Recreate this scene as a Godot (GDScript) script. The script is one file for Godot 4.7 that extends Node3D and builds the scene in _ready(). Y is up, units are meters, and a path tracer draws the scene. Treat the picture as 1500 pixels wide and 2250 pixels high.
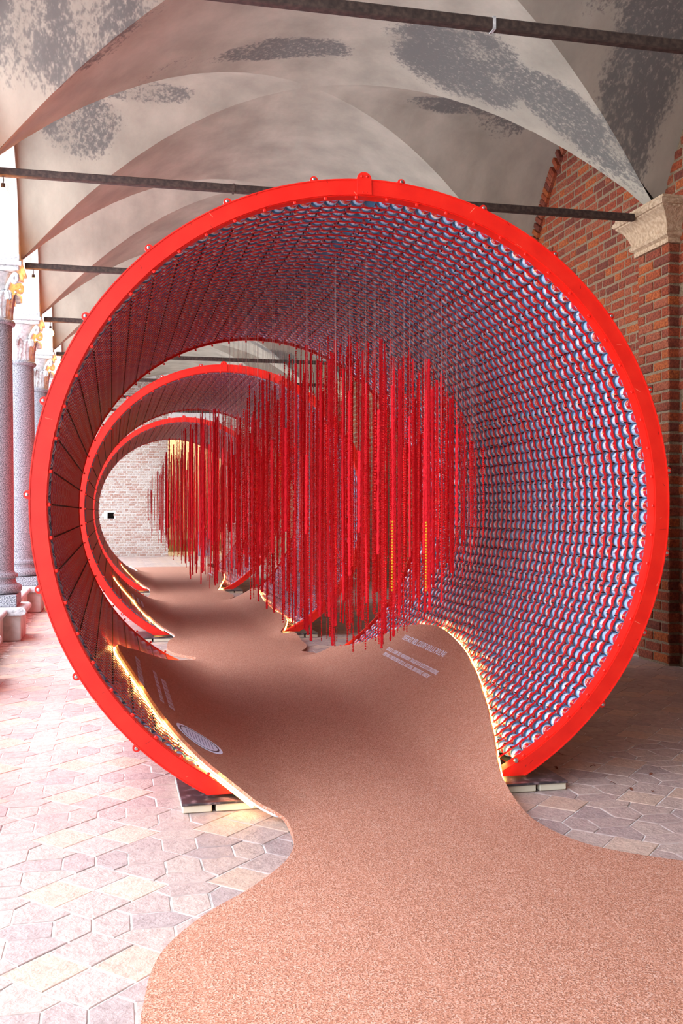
extends Node3D
# A vaulted brick gallery with three large red ring tunnels lined with tin cans,
# strands of red beads hanging inside them and a brown rubber walkway running through.

const AXIS_Y := 1.522          # height of the tunnel axis above the floor
const R_OUT := 1.70
const R_IN := 1.62
const TUN_Z := [0.0, -6.65, -13.3]
const TUN_LEN := 4.39
const BAY := 3.37
const LINE0 := -7.35           # z of one transverse line of the vault
const XC := 0.80
const WX := 3.15
const SPRING := 4.45
const RISE := 1.65
const X_WALL_R := 4.0
const X_ARCADE := -2.36
const Z_END := -28.9
const Z_BACK := 9.6
const CAM := Vector3(-1.312, 1.48, 5.012)
const YAW := 0.22518           # camera turned to the right of the tunnel axis
const FOC := 2200.0

var taken := {}
var rng := RandomNumberGenerator.new()
var M := {}

# ------------------------------------------------------------------ mesh builder
class MB:
	var v := PackedVector3Array()
	var n := PackedVector3Array()
	var uv := PackedVector2Array()
	var xf := Transform3D()
	func tri(a: Vector3, b: Vector3, c: Vector3, na: Vector3, nb: Vector3, nc: Vector3, ta := Vector2(), tb := Vector2(), tc := Vector2()) -> void:
		if (b - a).cross(c - a).dot(na + nb + nc) > 0.0:
			v.append_array([xf * a, xf * c, xf * b])
			n.append_array([(xf.basis * na).normalized(), (xf.basis * nc).normalized(), (xf.basis * nb).normalized()])
			uv.append_array([ta, tc, tb])
		else:
			v.append_array([xf * a, xf * b, xf * c])
			n.append_array([(xf.basis * na).normalized(), (xf.basis * nb).normalized(), (xf.basis * nc).normalized()])
			uv.append_array([ta, tb, tc])
	func quad(a: Vector3, b: Vector3, c: Vector3, d: Vector3, nn: Vector3) -> void:
		tri(a, b, c, nn, nn, nn)
		tri(a, c, d, nn, nn, nn)
	func flat(a: Vector3, b: Vector3, c: Vector3, d: Vector3, out_from: Vector3) -> void:
		var nn := (c - a).cross(d - b).normalized()
		if nn.dot((a + b + c + d) * 0.25 - out_from) < 0.0:
			nn = -nn
		quad(a, b, c, d, nn)
	# box with chamfered edges
	func box(c: Vector3, s: Vector3, ch := 0.0) -> void:
		var h := s * 0.5
		if ch <= 0.0:
			for ax in 3:
				for sg in [-1.0, 1.0]:
					var nn := Vector3(); nn[ax] = sg
					var u := Vector3(); u[(ax + 1) % 3] = h[(ax + 1) % 3]
					var w := Vector3(); w[(ax + 2) % 3] = h[(ax + 2) % 3]
					var o := c + nn * h[ax]
					quad(o - u - w, o + u - w, o + u + w, o - u + w, nn)
			return
		for ax in 3:
			var b1 := (ax + 1) % 3
			var b2 := (ax + 2) % 3
			for sg in [-1.0, 1.0]:
				var nn := Vector3(); nn[ax] = sg
				var u := Vector3(); u[b1] = h[b1] - ch
				var w := Vector3(); w[b2] = h[b2] - ch
				var o := c + nn * h[ax]
				quad(o - u - w, o + u - w, o + u + w, o - u + w, nn)
			for s1 in [-1.0, 1.0]:
				for s2 in [-1.0, 1.0]:
					var along := Vector3(); along[ax] = h[ax] - ch
					var p := Vector3(); p[b1] = s1 * h[b1]; p[b2] = s2 * (h[b2] - ch)
					var q := Vector3(); q[b1] = s1 * (h[b1] - ch); q[b2] = s2 * h[b2]
					var nn := Vector3(); nn[b1] = s1; nn[b2] = s2
					quad(c + p - along, c + p + along, c + q + along, c + q - along, nn.normalized())
		for sx in [-1.0, 1.0]:
			for sy in [-1.0, 1.0]:
				for sz in [-1.0, 1.0]:
					var g := Vector3(sx, sy, sz)
					var a := Vector3(h.x, h.y - ch, h.z - ch) * g
					var b := Vector3(h.x - ch, h.y, h.z - ch) * g
					var d := Vector3(h.x - ch, h.y - ch, h.z) * g
					tri(c + a, c + b, c + d, g, g, g)
	# profile of (radius, height) turned round +Y
	func lathe(prof: Array, segs: int, smooth := true, a0 := 0.0, a1 := TAU, v_len := 1.0) -> void:
		var m := prof.size()
		var nr: Array = []
		for i in m - 1:
			var d: Vector2 = prof[i + 1] - prof[i]
			nr.append(Vector2(d.y, -d.x).normalized())
		for i in m - 1:
			var n0: Vector2 = nr[i]
			var n1: Vector2 = nr[i]
			if smooth:
				if i > 0 and nr[i].dot(nr[i - 1]) > 0.6: n0 = (nr[i] + nr[i - 1]).normalized()
				if i < m - 2 and nr[i].dot(nr[i + 1]) > 0.6: n1 = (nr[i] + nr[i + 1]).normalized()
			for k in segs:
				var f0 := float(k) / segs
				var f1 := float(k + 1) / segs
				var t0 := lerpf(a0, a1, f0)
				var t1 := lerpf(a0, a1, f1)
				var e0 := Vector3(cos(t0), 0, sin(t0))
				var e1 := Vector3(cos(t1), 0, sin(t1))
				var p: Vector2 = prof[i]
				var q: Vector2 = prof[i + 1]
				var up := Vector3.UP
				var va := float(i) / (m - 1) * v_len
				var vb := float(i + 1) / (m - 1) * v_len
				var A := e0 * p.x + up * p.y
				var B := e1 * p.x + up * p.y
				var C := e1 * q.x + up * q.y
				var D := e0 * q.x + up * q.y
				if p.x > 1e-6:
					tri(A, B, C, e0 * n0.x + up * n0.y, e1 * n0.x + up * n0.y, e1 * n1.x + up * n1.y, Vector2(f0, va), Vector2(f1, va), Vector2(f1, vb))
				if q.x > 1e-6:
					tri(A, C, D, e0 * n0.x + up * n0.y, e1 * n1.x + up * n1.y, e0 * n1.x + up * n1.y, Vector2(f0, va), Vector2(f1, vb), Vector2(f0, vb))
	func tube(path: Array, r: float, segs := 6, closed_ends := true) -> void:
		var prev: Array = []
		var side := Vector3()
		for i in path.size():
			var p: Vector3 = path[i]
			var t: Vector3 = (path[mini(i + 1, path.size() - 1)] - path[maxi(i - 1, 0)]).normalized()
			if i == 0:
				side = t.cross(Vector3(0.31, 0.83, 0.46)).normalized()
			side = (side - t * side.dot(t)).normalized()
			var up := t.cross(side)
			var ring: Array = []
			for k in segs:
				var a := TAU * k / segs
				ring.append([p + (side * cos(a) + up * sin(a)) * r, side * cos(a) + up * sin(a)])
			if i > 0:
				for k in segs:
					var k2 := (k + 1) % segs
					tri(prev[k][0], prev[k2][0], ring[k2][0], prev[k][1], prev[k2][1], ring[k2][1])
					tri(prev[k][0], ring[k2][0], ring[k][0], prev[k][1], ring[k2][1], ring[k][1])
			if closed_ends and (i == 0 or i == path.size() - 1):
				for k in segs:
					var k2 := (k + 1) % segs
					var o := -t if i == 0 else t
					tri(p, ring[k][0], ring[k2][0], o, o, o)
			prev = ring
	# a polygon in XY, drawn out along Z from z0 to z1
	func prism(poly: PackedVector2Array, z0: float, z1: float, smooth_side := false) -> void:
		var idx := Geometry2D.triangulate_polygon(poly)
		for i in range(0, idx.size(), 3):
			for e in [[z0, -1.0], [z1, 1.0]]:
				var nn := Vector3(0, 0, e[1] * (1.0 if z1 > z0 else -1.0))
				var a := poly[idx[i]]
				var b := poly[idx[i + 1]]
				var c := poly[idx[i + 2]]
				tri(Vector3(a.x, a.y, e[0]), Vector3(b.x, b.y, e[0]), Vector3(c.x, c.y, e[0]), nn, nn, nn)
		var m := poly.size()
		var turn := -1.0 if Geometry2D.is_polygon_clockwise(poly) else 1.0
		var ns: Array = []
		for i in m:
			var d := poly[(i + 1) % m] - poly[i]
			ns.append(Vector2(d.y, -d.x).normalized() * turn)
		for i in m:
			var a := poly[i]
			var b := poly[(i + 1) % m]
			var na: Vector2 = ns[i]
			var nb: Vector2 = ns[i]
			if smooth_side:
				if ns[i].dot(ns[(i + m - 1) % m]) > 0.8: na = (ns[i] + ns[(i + m - 1) % m]).normalized()
				if ns[i].dot(ns[(i + 1) % m]) > 0.8: nb = (ns[i] + ns[(i + 1) % m]).normalized()
			var n0 := Vector3(na.x, na.y, 0)
			var n1 := Vector3(nb.x, nb.y, 0)
			tri(Vector3(a.x, a.y, z0), Vector3(b.x, b.y, z0), Vector3(b.x, b.y, z1), n0, n1, n1)
			tri(Vector3(a.x, a.y, z0), Vector3(b.x, b.y, z1), Vector3(a.x, a.y, z1), n0, n1, n0)
	# rows of points, smooth normals, facing roughly along `toward`
	func grid(rows: Array, toward: Vector3, tex := Vector2(1, 1)) -> void:
		var nv := rows.size()
		var nu: int = rows[0].size()
		var nn: Array = []
		for j in nv:
			var r: Array = []
			for i in nu:
				var du: Vector3 = rows[j][mini(i + 1, nu - 1)] - rows[j][maxi(i - 1, 0)]
				var dv: Vector3 = rows[mini(j + 1, nv - 1)][i] - rows[maxi(j - 1, 0)][i]
				var m := du.cross(dv).normalized()
				r.append(m)
			nn.append(r)
		var sgn := 1.0
		if nn[nv / 2][nu / 2].dot(toward) < 0.0:
			sgn = -1.0
		for j in nv - 1:
			for i in nu - 1:
				var t00 := Vector2(float(i) / (nu - 1), float(j) / (nv - 1)) * tex
				var t11 := Vector2(float(i + 1) / (nu - 1), float(j + 1) / (nv - 1)) * tex
				tri(rows[j][i], rows[j][i + 1], rows[j + 1][i + 1], nn[j][i] * sgn, nn[j][i + 1] * sgn, nn[j + 1][i + 1] * sgn, t00, Vector2(t11.x, t00.y), t11)
				tri(rows[j][i], rows[j + 1][i + 1], rows[j + 1][i], nn[j][i] * sgn, nn[j + 1][i + 1] * sgn, nn[j + 1][i] * sgn, t00, t11, Vector2(t00.x, t11.y))
	func ball(c: Vector3, r: float, segs := 6, rings := 4, sq := 1.0) -> void:
		for j in rings:
			var a0 := PI * j / rings
			var a1 := PI * (j + 1) / rings
			for k in segs:
				var t0 := TAU * k / segs
				var t1 := TAU * (k + 1) / segs
				var p00 := Vector3(sin(a0) * cos(t0), cos(a0), sin(a0) * sin(t0))
				var p01 := Vector3(sin(a0) * cos(t1), cos(a0), sin(a0) * sin(t1))
				var p10 := Vector3(sin(a1) * cos(t0), cos(a1), sin(a1) * sin(t0))
				var p11 := Vector3(sin(a1) * cos(t1), cos(a1), sin(a1) * sin(t1))
				var s := Vector3(r, r * sq, r)
				if j > 0: tri(c + p00 * s, c + p01 * s, c + p11 * s, p00, p01, p11)
				if j < rings - 1: tri(c + p00 * s, c + p11 * s, c + p10 * s, p00, p11, p10)
	func append(o: MB, t: Transform3D) -> void:
		for i in o.v.size():
			v.append(t * o.v[i])
			n.append((t.basis * o.n[i]).normalized())
		uv.append_array(o.uv)
	func done() -> ArrayMesh:
		var a := []
		a.resize(Mesh.ARRAY_MAX)
		a[Mesh.ARRAY_VERTEX] = v
		a[Mesh.ARRAY_NORMAL] = n
		a[Mesh.ARRAY_TEX_UV] = uv
		var m := ArrayMesh.new()
		m.add_surface_from_arrays(Mesh.PRIMITIVE_TRIANGLES, a)
		return m

# ------------------------------------------------------------------ scene helpers
func numbered(called: String) -> String:
	var k: int = taken.get(called, 0)
	taken[called] = k + 1
	return called if k == 0 else "%s_%03d" % [called, k]

func tag(o: Node3D, label: String, category: String, group := "") -> Node3D:
	o.set_meta("label", label)
	o.set_meta("category", category)
	if group != "":
		o.set_meta("group", group)
	return o

func thing(called: String, label: String, category: String, at := Vector3.ZERO, group := "") -> Node3D:
	var o := Node3D.new()
	o.name = numbered(called)
	add_child(o)
	o.position = at
	tag(o, label, category, group)
	return o

func put(called: String, mesh: Mesh, mat: Material, parent: Node = self, at := Transform3D()) -> MeshInstance3D:
	var o := MeshInstance3D.new()
	o.name = numbered(called) if parent == self else called
	o.mesh = mesh
	o.material_override = mat
	o.transform = at
	parent.add_child(o, true)
	return o

func struct(called: String, mesh: Mesh, mat: Material) -> MeshInstance3D:
	var o := put(called, mesh, mat)
	o.set_meta("kind", "structure")
	return o

func many(called: String, mesh: Mesh, mat: Material, places: Array, parent: Node) -> MultiMeshInstance3D:
	var mm := MultiMesh.new()
	mm.transform_format = MultiMesh.TRANSFORM_3D
	mm.mesh = mesh
	mm.instance_count = places.size()
	for i in places.size():
		mm.set_instance_transform(i, places[i])
	var o := MultiMeshInstance3D.new()
	o.name = called
	o.multimesh = mm
	o.material_override = mat
	o.set_meta("kind", "stuff")
	parent.add_child(o, true)
	return o

func seen_px(p: Vector3) -> Vector3:
	# where a point falls in the picture (x, y, depth): only used to choose which repeats get an object of their own
	var q := p - CAM
	var d := q.x * sin(YAW) - q.z * cos(YAW)
	return Vector3(750.0 + FOC * (q.x * cos(YAW) + q.z * sin(YAW)) / d, 1125.0 - FOC * q.y / d, d)

func in_view(p: Vector3, margin := 20.0) -> bool:
	var s := seen_px(p)
	return s.z > 0.3 and s.x > -margin and s.x < 1500 + margin and s.y > -margin and s.y < 2250 + margin

func mat(color: Color, rough := 0.6, metal := 0.0) -> StandardMaterial3D:
	var m := StandardMaterial3D.new()
	m.albedo_color = color
	m.roughness = rough
	m.metallic = metal
	return m

func rgb(r: int, g: int, b: int) -> Color:
	return Color(r / 255.0, g / 255.0, b / 255.0)

func noise_img(sz: int, freq: float, type := FastNoiseLite.TYPE_SIMPLEX_SMOOTH, oct := 5, sd := 1, gain := 0.5) -> Image:
	var f := FastNoiseLite.new()
	f.seed = sd
	f.noise_type = type
	f.frequency = freq
	f.fractal_type = FastNoiseLite.FRACTAL_FBM if oct > 1 else FastNoiseLite.FRACTAL_NONE
	f.fractal_octaves = oct
	f.fractal_gain = gain
	if type == FastNoiseLite.TYPE_CELLULAR:
		f.cellular_return_type = FastNoiseLite.RETURN_CELL_VALUE
	var im := f.get_seamless_image(sz, sz)
	im.convert(Image.FORMAT_L8)
	return im

func ramp_tex(im: Image, ramp: Array) -> ImageTexture:
	# grey image to colours; ramp = [[position, Color], ...]
	var g := Gradient.new()
	var offs := PackedFloat32Array()
	var cols := PackedColorArray()
	for r in ramp:
		offs.append(r[0])
		cols.append(r[1])
	g.offsets = offs
	g.colors = cols
	var lut := PackedByteArray()
	for i in 256:
		var c := g.sample(i / 255.0)
		lut.append_array([int(c.r * 255), int(c.g * 255), int(c.b * 255)])
	var src := im.get_data()
	var out := PackedByteArray()
	out.resize(src.size() * 3)
	for i in src.size():
		var k := src[i] * 3
		out[i * 3] = lut[k]
		out[i * 3 + 1] = lut[k + 1]
		out[i * 3 + 2] = lut[k + 2]
	return ImageTexture.create_from_image(Image.create_from_data(im.get_width(), im.get_height(), false, Image.FORMAT_RGB8, out))

func tri_mat(tex: Texture2D, scale: float, rough := 0.85, height: Texture2D = null, depth := 1.0, world := true) -> StandardMaterial3D:
	var m := StandardMaterial3D.new()
	m.albedo_texture = tex
	m.roughness = rough
	m.uv1_triplanar = true
	m.uv1_world_triplanar = world
	m.uv1_scale = Vector3.ONE * scale
	if height:
		m.heightmap_enabled = true
		m.heightmap_texture = height
		m.heightmap_scale = depth
	return m

func tinted(m: StandardMaterial3D, c: Color) -> StandardMaterial3D:
	var k: StandardMaterial3D = m.duplicate()
	k.albedo_color = c
	return k

# ------------------------------------------------------------------ the build
func _ready() -> void:
	rng.seed = 4711
	camera_and_light()
	materials()
	floor_and_tiles()
	vault()
	right_wall()
	arcade()
	end_wall()
	shell()
	tie_rods()
	for k in 3:
		tunnel(k)
	walkway()
	bead_strands()
	small_things()

func camera_and_light() -> void:
	var cam := Camera3D.new()
	cam.name = "camera"
	cam.fov = rad_to_deg(2.0 * atan(1125.0 / FOC))
	cam.near = 0.05
	cam.far = 200.0
	cam.position = CAM
	cam.rotation.y = -YAW
	add_child(cam)
	cam.current = true
	var sky_mat := ProceduralSkyMaterial.new()
	sky_mat.sky_top_color = Color(0.88, 0.93, 1.0)
	sky_mat.sky_horizon_color = Color(1.0, 1.0, 1.0)
	sky_mat.ground_bottom_color = Color(0.75, 0.74, 0.72)
	sky_mat.ground_horizon_color = Color(0.95, 0.95, 0.95)
	sky_mat.sky_energy_multiplier = 1.0
	var sky := Sky.new()
	sky.sky_material = sky_mat
	var e := Environment.new()
	e.background_mode = Environment.BG_SKY
	e.sky = sky
	e.background_energy_multiplier = 6.5
	e.tonemap_mode = Environment.TONE_MAPPER_LINEAR
	e.tonemap_exposure = 1.42
	e.sdfgi_enabled = true
	e.ssao_enabled = true
	e.ssil_enabled = true
	var we := WorldEnvironment.new()
	we.name = "world_environment"
	we.environment = e
	add_child(we)
	# the sun behind thin cloud, over the courtyard
	var sun := DirectionalLight3D.new()
	sun.name = "sun"
	sun.light_color = Color(0.97, 0.98, 1.0)
	sun.light_energy = 0.6
	sun.light_angular_distance = 18.0
	sun.shadow_enabled = true
	add_child(sun)
	sun.look_at_from_position(Vector3(-4.0, 12.0, -2.4), Vector3(0, 0, 0))

func materials() -> void:
	var paint := ramp_tex(noise_img(1024, 0.006, FastNoiseLite.TYPE_SIMPLEX, 5, 61), [[0.0, rgb(226, 24, 12)], [0.5, rgb(236, 30, 16)], [1.0, rgb(244, 38, 22)]])
	var pim := paint.get_image()
	var pr := RandomNumberGenerator.new()
	pr.seed = 62
	for i in 70:
		# short scrapes in the paint, dark or pale
		var a := pr.randf() * TAU
		var ln := pr.randi_range(8, 34)
		var x0 := pr.randi_range(40, 980)
		var y0 := pr.randi_range(40, 980)
		var pc := rgb(120, 10, 8) if pr.randf() < 0.6 else rgb(252, 150, 120)
		for k in ln:
			pim.fill_rect(Rect2i(x0 + int(cos(a) * k), y0 + int(sin(a) * k), 2, 1), pc)
	M.red = tri_mat(ImageTexture.create_from_image(pim), 1.0 / 1.3, 0.42, null, 1.0, false)
	M.red_dark = mat(rgb(200, 12, 12), 0.3)
	M.hoop = mat(rgb(205, 14, 20), 0.28)
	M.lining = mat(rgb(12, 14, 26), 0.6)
	M.bolt = mat(rgb(200, 200, 205), 0.3, 1.0)
	M.clip = mat(rgb(52, 20, 24), 0.4, 0.3)
	M.iron = tri_mat(ramp_tex(noise_img(256, 0.03, FastNoiseLite.TYPE_SIMPLEX, 4, 3), [[0.0, rgb(42, 30, 26)], [1.0, rgb(84, 66, 58)]]), 2.0, 0.75)
	M.white = mat(rgb(235, 235, 238), 0.5)
	# plaster
	M.plaster_grain = ImageTexture.create_from_image(noise_img(512, 0.02, FastNoiseLite.TYPE_SIMPLEX, 5, 5))
	M.plaster = tri_mat(ramp_tex(noise_img(512, 0.012, FastNoiseLite.TYPE_SIMPLEX, 6, 8, 0.6), [[0.0, rgb(160, 153, 144)], [0.35, rgb(186, 179, 170)], [0.7, rgb(202, 196, 188)], [1.0, rgb(212, 207, 200)]]), 0.4, 0.9, M.plaster_grain, 0.6)
	# bricks
	var bn := noise_img(512, 0.02, FastNoiseLite.TYPE_SIMPLEX, 6, 11, 0.65)
	var bh := ImageTexture.create_from_image(noise_img(512, 0.05, FastNoiseLite.TYPE_SIMPLEX, 5, 12, 0.7))
	var bt := ramp_tex(bn, [[0.0, rgb(120, 84, 70)], [0.3, rgb(196, 170, 160)], [0.5, rgb(214, 200, 192)], [0.68, rgb(236, 226, 218)], [0.8, rgb(255, 250, 240)], [1.0, rgb(255, 255, 250)]])
	var bm := tri_mat(bt, 2.4, 0.9, bh, 1.2)
	M.brick = []
	for c in [rgb(190, 94, 50), rgb(178, 84, 50), rgb(168, 86, 60), rgb(204, 110, 54), rgb(156, 78, 54), rgb(184, 104, 72), rgb(142, 74, 56)]:
		M.brick.append(tinted(bm, c))
	M.mortar = tri_mat(ramp_tex(noise_img(256, 0.06, FastNoiseLite.TYPE_SIMPLEX, 4, 14), [[0.0, rgb(122, 103, 80)], [1.0, rgb(164, 142, 115)]]), 2.0, 0.95, bh, 1.0)
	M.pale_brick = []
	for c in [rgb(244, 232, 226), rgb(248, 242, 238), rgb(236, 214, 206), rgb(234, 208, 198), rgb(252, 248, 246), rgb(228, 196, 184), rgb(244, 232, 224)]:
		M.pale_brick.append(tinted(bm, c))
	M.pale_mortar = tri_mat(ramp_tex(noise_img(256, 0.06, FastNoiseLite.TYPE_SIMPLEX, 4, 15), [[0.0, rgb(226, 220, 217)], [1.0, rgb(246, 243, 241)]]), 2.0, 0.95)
	# floor tiles
	var tn := noise_img(512, 0.014, FastNoiseLite.TYPE_SIMPLEX, 6, 21, 0.6)
	var th := ImageTexture.create_from_image(noise_img(512, 0.04, FastNoiseLite.TYPE_SIMPLEX, 5, 22, 0.6))
	var tt := ramp_tex(tn, [[0.0, rgb(192, 185, 182)], [0.4, rgb(213, 207, 204)], [1.0, rgb(230, 226, 222)]])
	var tm := tri_mat(tt, 1.6, 0.55, th, 0.25)
	M.tile_tan = []
	for c in [rgb(232, 202, 184), rgb(226, 196, 178), rgb(236, 208, 190)]:
		M.tile_tan.append(tinted(tm, c))
	M.tile_mauve = []
	for c in [rgb(220, 196, 188), rgb(216, 192, 184), rgb(210, 187, 180), rgb(222, 199, 189)]:
		M.tile_mauve.append(tinted(tm, c))
	M.tile_grey = []
	for c in [rgb(208, 185, 179), rgb(202, 180, 176), rgb(213, 189, 182), rgb(198, 178, 175), rgb(216, 192, 183)]:
		M.tile_grey.append(tinted(tm, c))
	M.grout = tri_mat(ramp_tex(noise_img(256, 0.03, FastNoiseLite.TYPE_SIMPLEX, 4, 24), [[0.0, rgb(132, 118, 112)], [0.35, rgb(186, 178, 172)], [0.5, rgb(226, 224, 221)], [1.0, rgb(236, 235, 234)]]), 0.9, 0.9)
	# rubber granules
	var gn := noise_img(1024, 0.16, FastNoiseLite.TYPE_CELLULAR, 1, 31)
	var gt := ramp_tex(gn, [[0.0, rgb(148, 90, 66)], [0.25, rgb(174, 111, 84)], [0.5, rgb(188, 126, 100)], [0.75, rgb(200, 143, 119)], [0.9, rgb(212, 168, 149)], [1.0, rgb(200, 130, 96)]])
	M.rubber = tri_mat(gt, 1.0 / 0.72, 0.9, ImageTexture.create_from_image(gn), 0.22)
	# stone
	var sn := noise_img(512, 0.11, FastNoiseLite.TYPE_SIMPLEX, 3, 41, 0.7)
	M.granite = tri_mat(ramp_tex(sn, [[0.0, rgb(24, 24, 30)], [0.42, rgb(58, 58, 66)], [0.5, rgb(140, 140, 146)], [0.62, rgb(168, 168, 174)], [1.0, rgb(205, 204, 206)]]), 1.3, 0.6)
	M.stone = tri_mat(ramp_tex(noise_img(512, 0.03, FastNoiseLite.TYPE_SIMPLEX, 5, 43), [[0.0, rgb(140, 138, 138)], [0.5, rgb(188, 187, 187)], [1.0, rgb(214, 212, 210)]]), 1.0, 0.85, bh, 0.5)
	M.sandstone = tri_mat(ramp_tex(noise_img(512, 0.03, FastNoiseLite.TYPE_SIMPLEX, 5, 44), [[0.0, rgb(150, 122, 95)], [0.5, rgb(190, 163, 133)], [1.0, rgb(216, 193, 166)]]), 1.2, 0.9, bh, 0.8)
	M.bead = mat(rgb(240, 12, 20), 0.2)
	M.bead_deep = mat(rgb(214, 8, 18), 0.22)
	M.bead_bright = mat(rgb(252, 24, 34), 0.3)
	M.fluff = mat(rgb(250, 22, 44), 0.8)
	M.gold = mat(rgb(232, 168, 30), 0.2)
	M.thread = mat(rgb(228, 222, 220), 0.5)
	M.led = mat(rgb(255, 236, 190), 0.5)
	M.led.emission_enabled = true
	M.led.emission = Color(1.0, 0.77, 0.39)
	M.led.emission_energy_multiplier = 18.0
	M.bulb = mat(rgb(255, 240, 214), 0.3)
	M.bulb.emission_enabled = true
	M.bulb.emission = Color(1.0, 0.74, 0.40)
	M.bulb.emission_energy_multiplier = 10.0
	M.tin = mat(rgb(128, 166, 206), 0.35, 0.1)
	M.label = StandardMaterial3D.new()
	M.label.albedo_texture = label_texture()
	M.label.roughness = 0.28
	M.label.albedo_color = rgb(238, 240, 246)
	M.ply = tri_mat(ramp_tex(noise_img(256, 0.03, FastNoiseLite.TYPE_SIMPLEX, 4, 51), [[0.0, rgb(44, 36, 40)], [0.6, rgb(66, 56, 60)], [0.8, rgb(120, 100, 104)], [1.0, rgb(150, 130, 134)]]), 1.5, 0.3)
	M.batten = mat(rgb(222, 210, 186), 0.7)

# ------------------------------------------------------------------ tin can label
func label_texture() -> ImageTexture:
	var w := 512
	var h := 128
	var im := Image.create(w, h, false, Image.FORMAT_RGB8)
	var glyph := {"P": ["110", "101", "110", "100", "100"], "O": ["010", "101", "101", "101", "010"], "L": ["100", "100", "100", "100", "111"], "A": ["010", "101", "111", "101", "101"]}
	var r := RandomNumberGenerator.new()
	r.seed = 9
	for x in w:
		for y in h:
			var u := float(x) / w
			var v := float(y) / h        # 0 = end towards the viewer
			var c := rgb(248, 250, 254)
			var blue := clampf(0.55 + 0.45 * cos((u - 0.62) * TAU), 0.0, 1.0)
			c = c.lerp(rgb(150, 204, 244), smoothstep(0.65, 1.0, blue) * 0.7)
			var front := smoothstep(0.20, 0.17, absf(u - 0.25))
			# red oval towards the front end, all the way round pinker
			var arc := 0.70 - 0.20 * pow(absf(u - 0.25) / 0.22, 2.0)
			if v < arc + 0.04 and absf(u - 0.25) < 0.23:
				c = rgb(206, 16, 24)
			elif v < 0.52 + 0.02 * sin(u * 40.0):
				c = rgb(214, 32, 54)
			# gold rim at the sides of the oval
			if absf(absf(u - 0.25) - 0.22) < 0.015 and v > 0.3 and v < 0.8:
				c = c.lerp(rgb(236, 196, 110), 0.7)
			# red strip at the far end of the front
			if v > 0.93 - 0.22 * pow((u - 0.25) / 0.25, 2.0) and front > 0.5:
				c = rgb(204, 18, 26)
			if v > 0.74 and c.r > 0.7 and c.g > 0.7 and front < 0.5:
				c = c.lerp(rgb(130, 190, 236), smoothstep(0.7, 1.0, v) * 0.6)
			if absf(u - 0.80) < 0.007:
				c = rgb(44, 60, 80)
			im.set_pixel(x, y, c)
	# small white and gold flecks of print in the red, dark print on the white back
	for i in 60:
		var px := int((0.25 + r.randf_range(-0.13, 0.13)) * w)
		var py := int(r.randf_range(0.46, 0.68) * h)
		im.fill_rect(Rect2i(px, py, r.randi_range(4, 9), r.randi_range(3, 6)), rgb(255, 250, 240) if r.randf() < 0.6 else rgb(250, 190, 60))
	for i in 26:
		var px := int((0.25 + r.randf_range(-0.14, 0.14)) * w)
		im.fill_rect(Rect2i(px, int(h * 0.94), 5, 4), rgb(250, 220, 220))
	for i in 40:
		var px := int(r.randf_range(0.52, 0.95) * w)
		im.fill_rect(Rect2i(px, int(r.randf_range(0.62, 0.88) * h), r.randi_range(3, 12), 2), rgb(176, 188, 206))
	# POLPA, in dark blue, along the white band
	var word := "POLPA"
	for k in 5:
		var g: Array = glyph[word[k]]
		for gy in 5:
			for gx in 3:
				if g[gy][gx] == "1":
					im.fill_rect(Rect2i(int(w * 0.14) + k * 23 + gx * 6, int(h * 0.75) + gy * 4, 6, 4), rgb(30, 50, 110))
	return ImageTexture.create_from_image(im)

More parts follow.
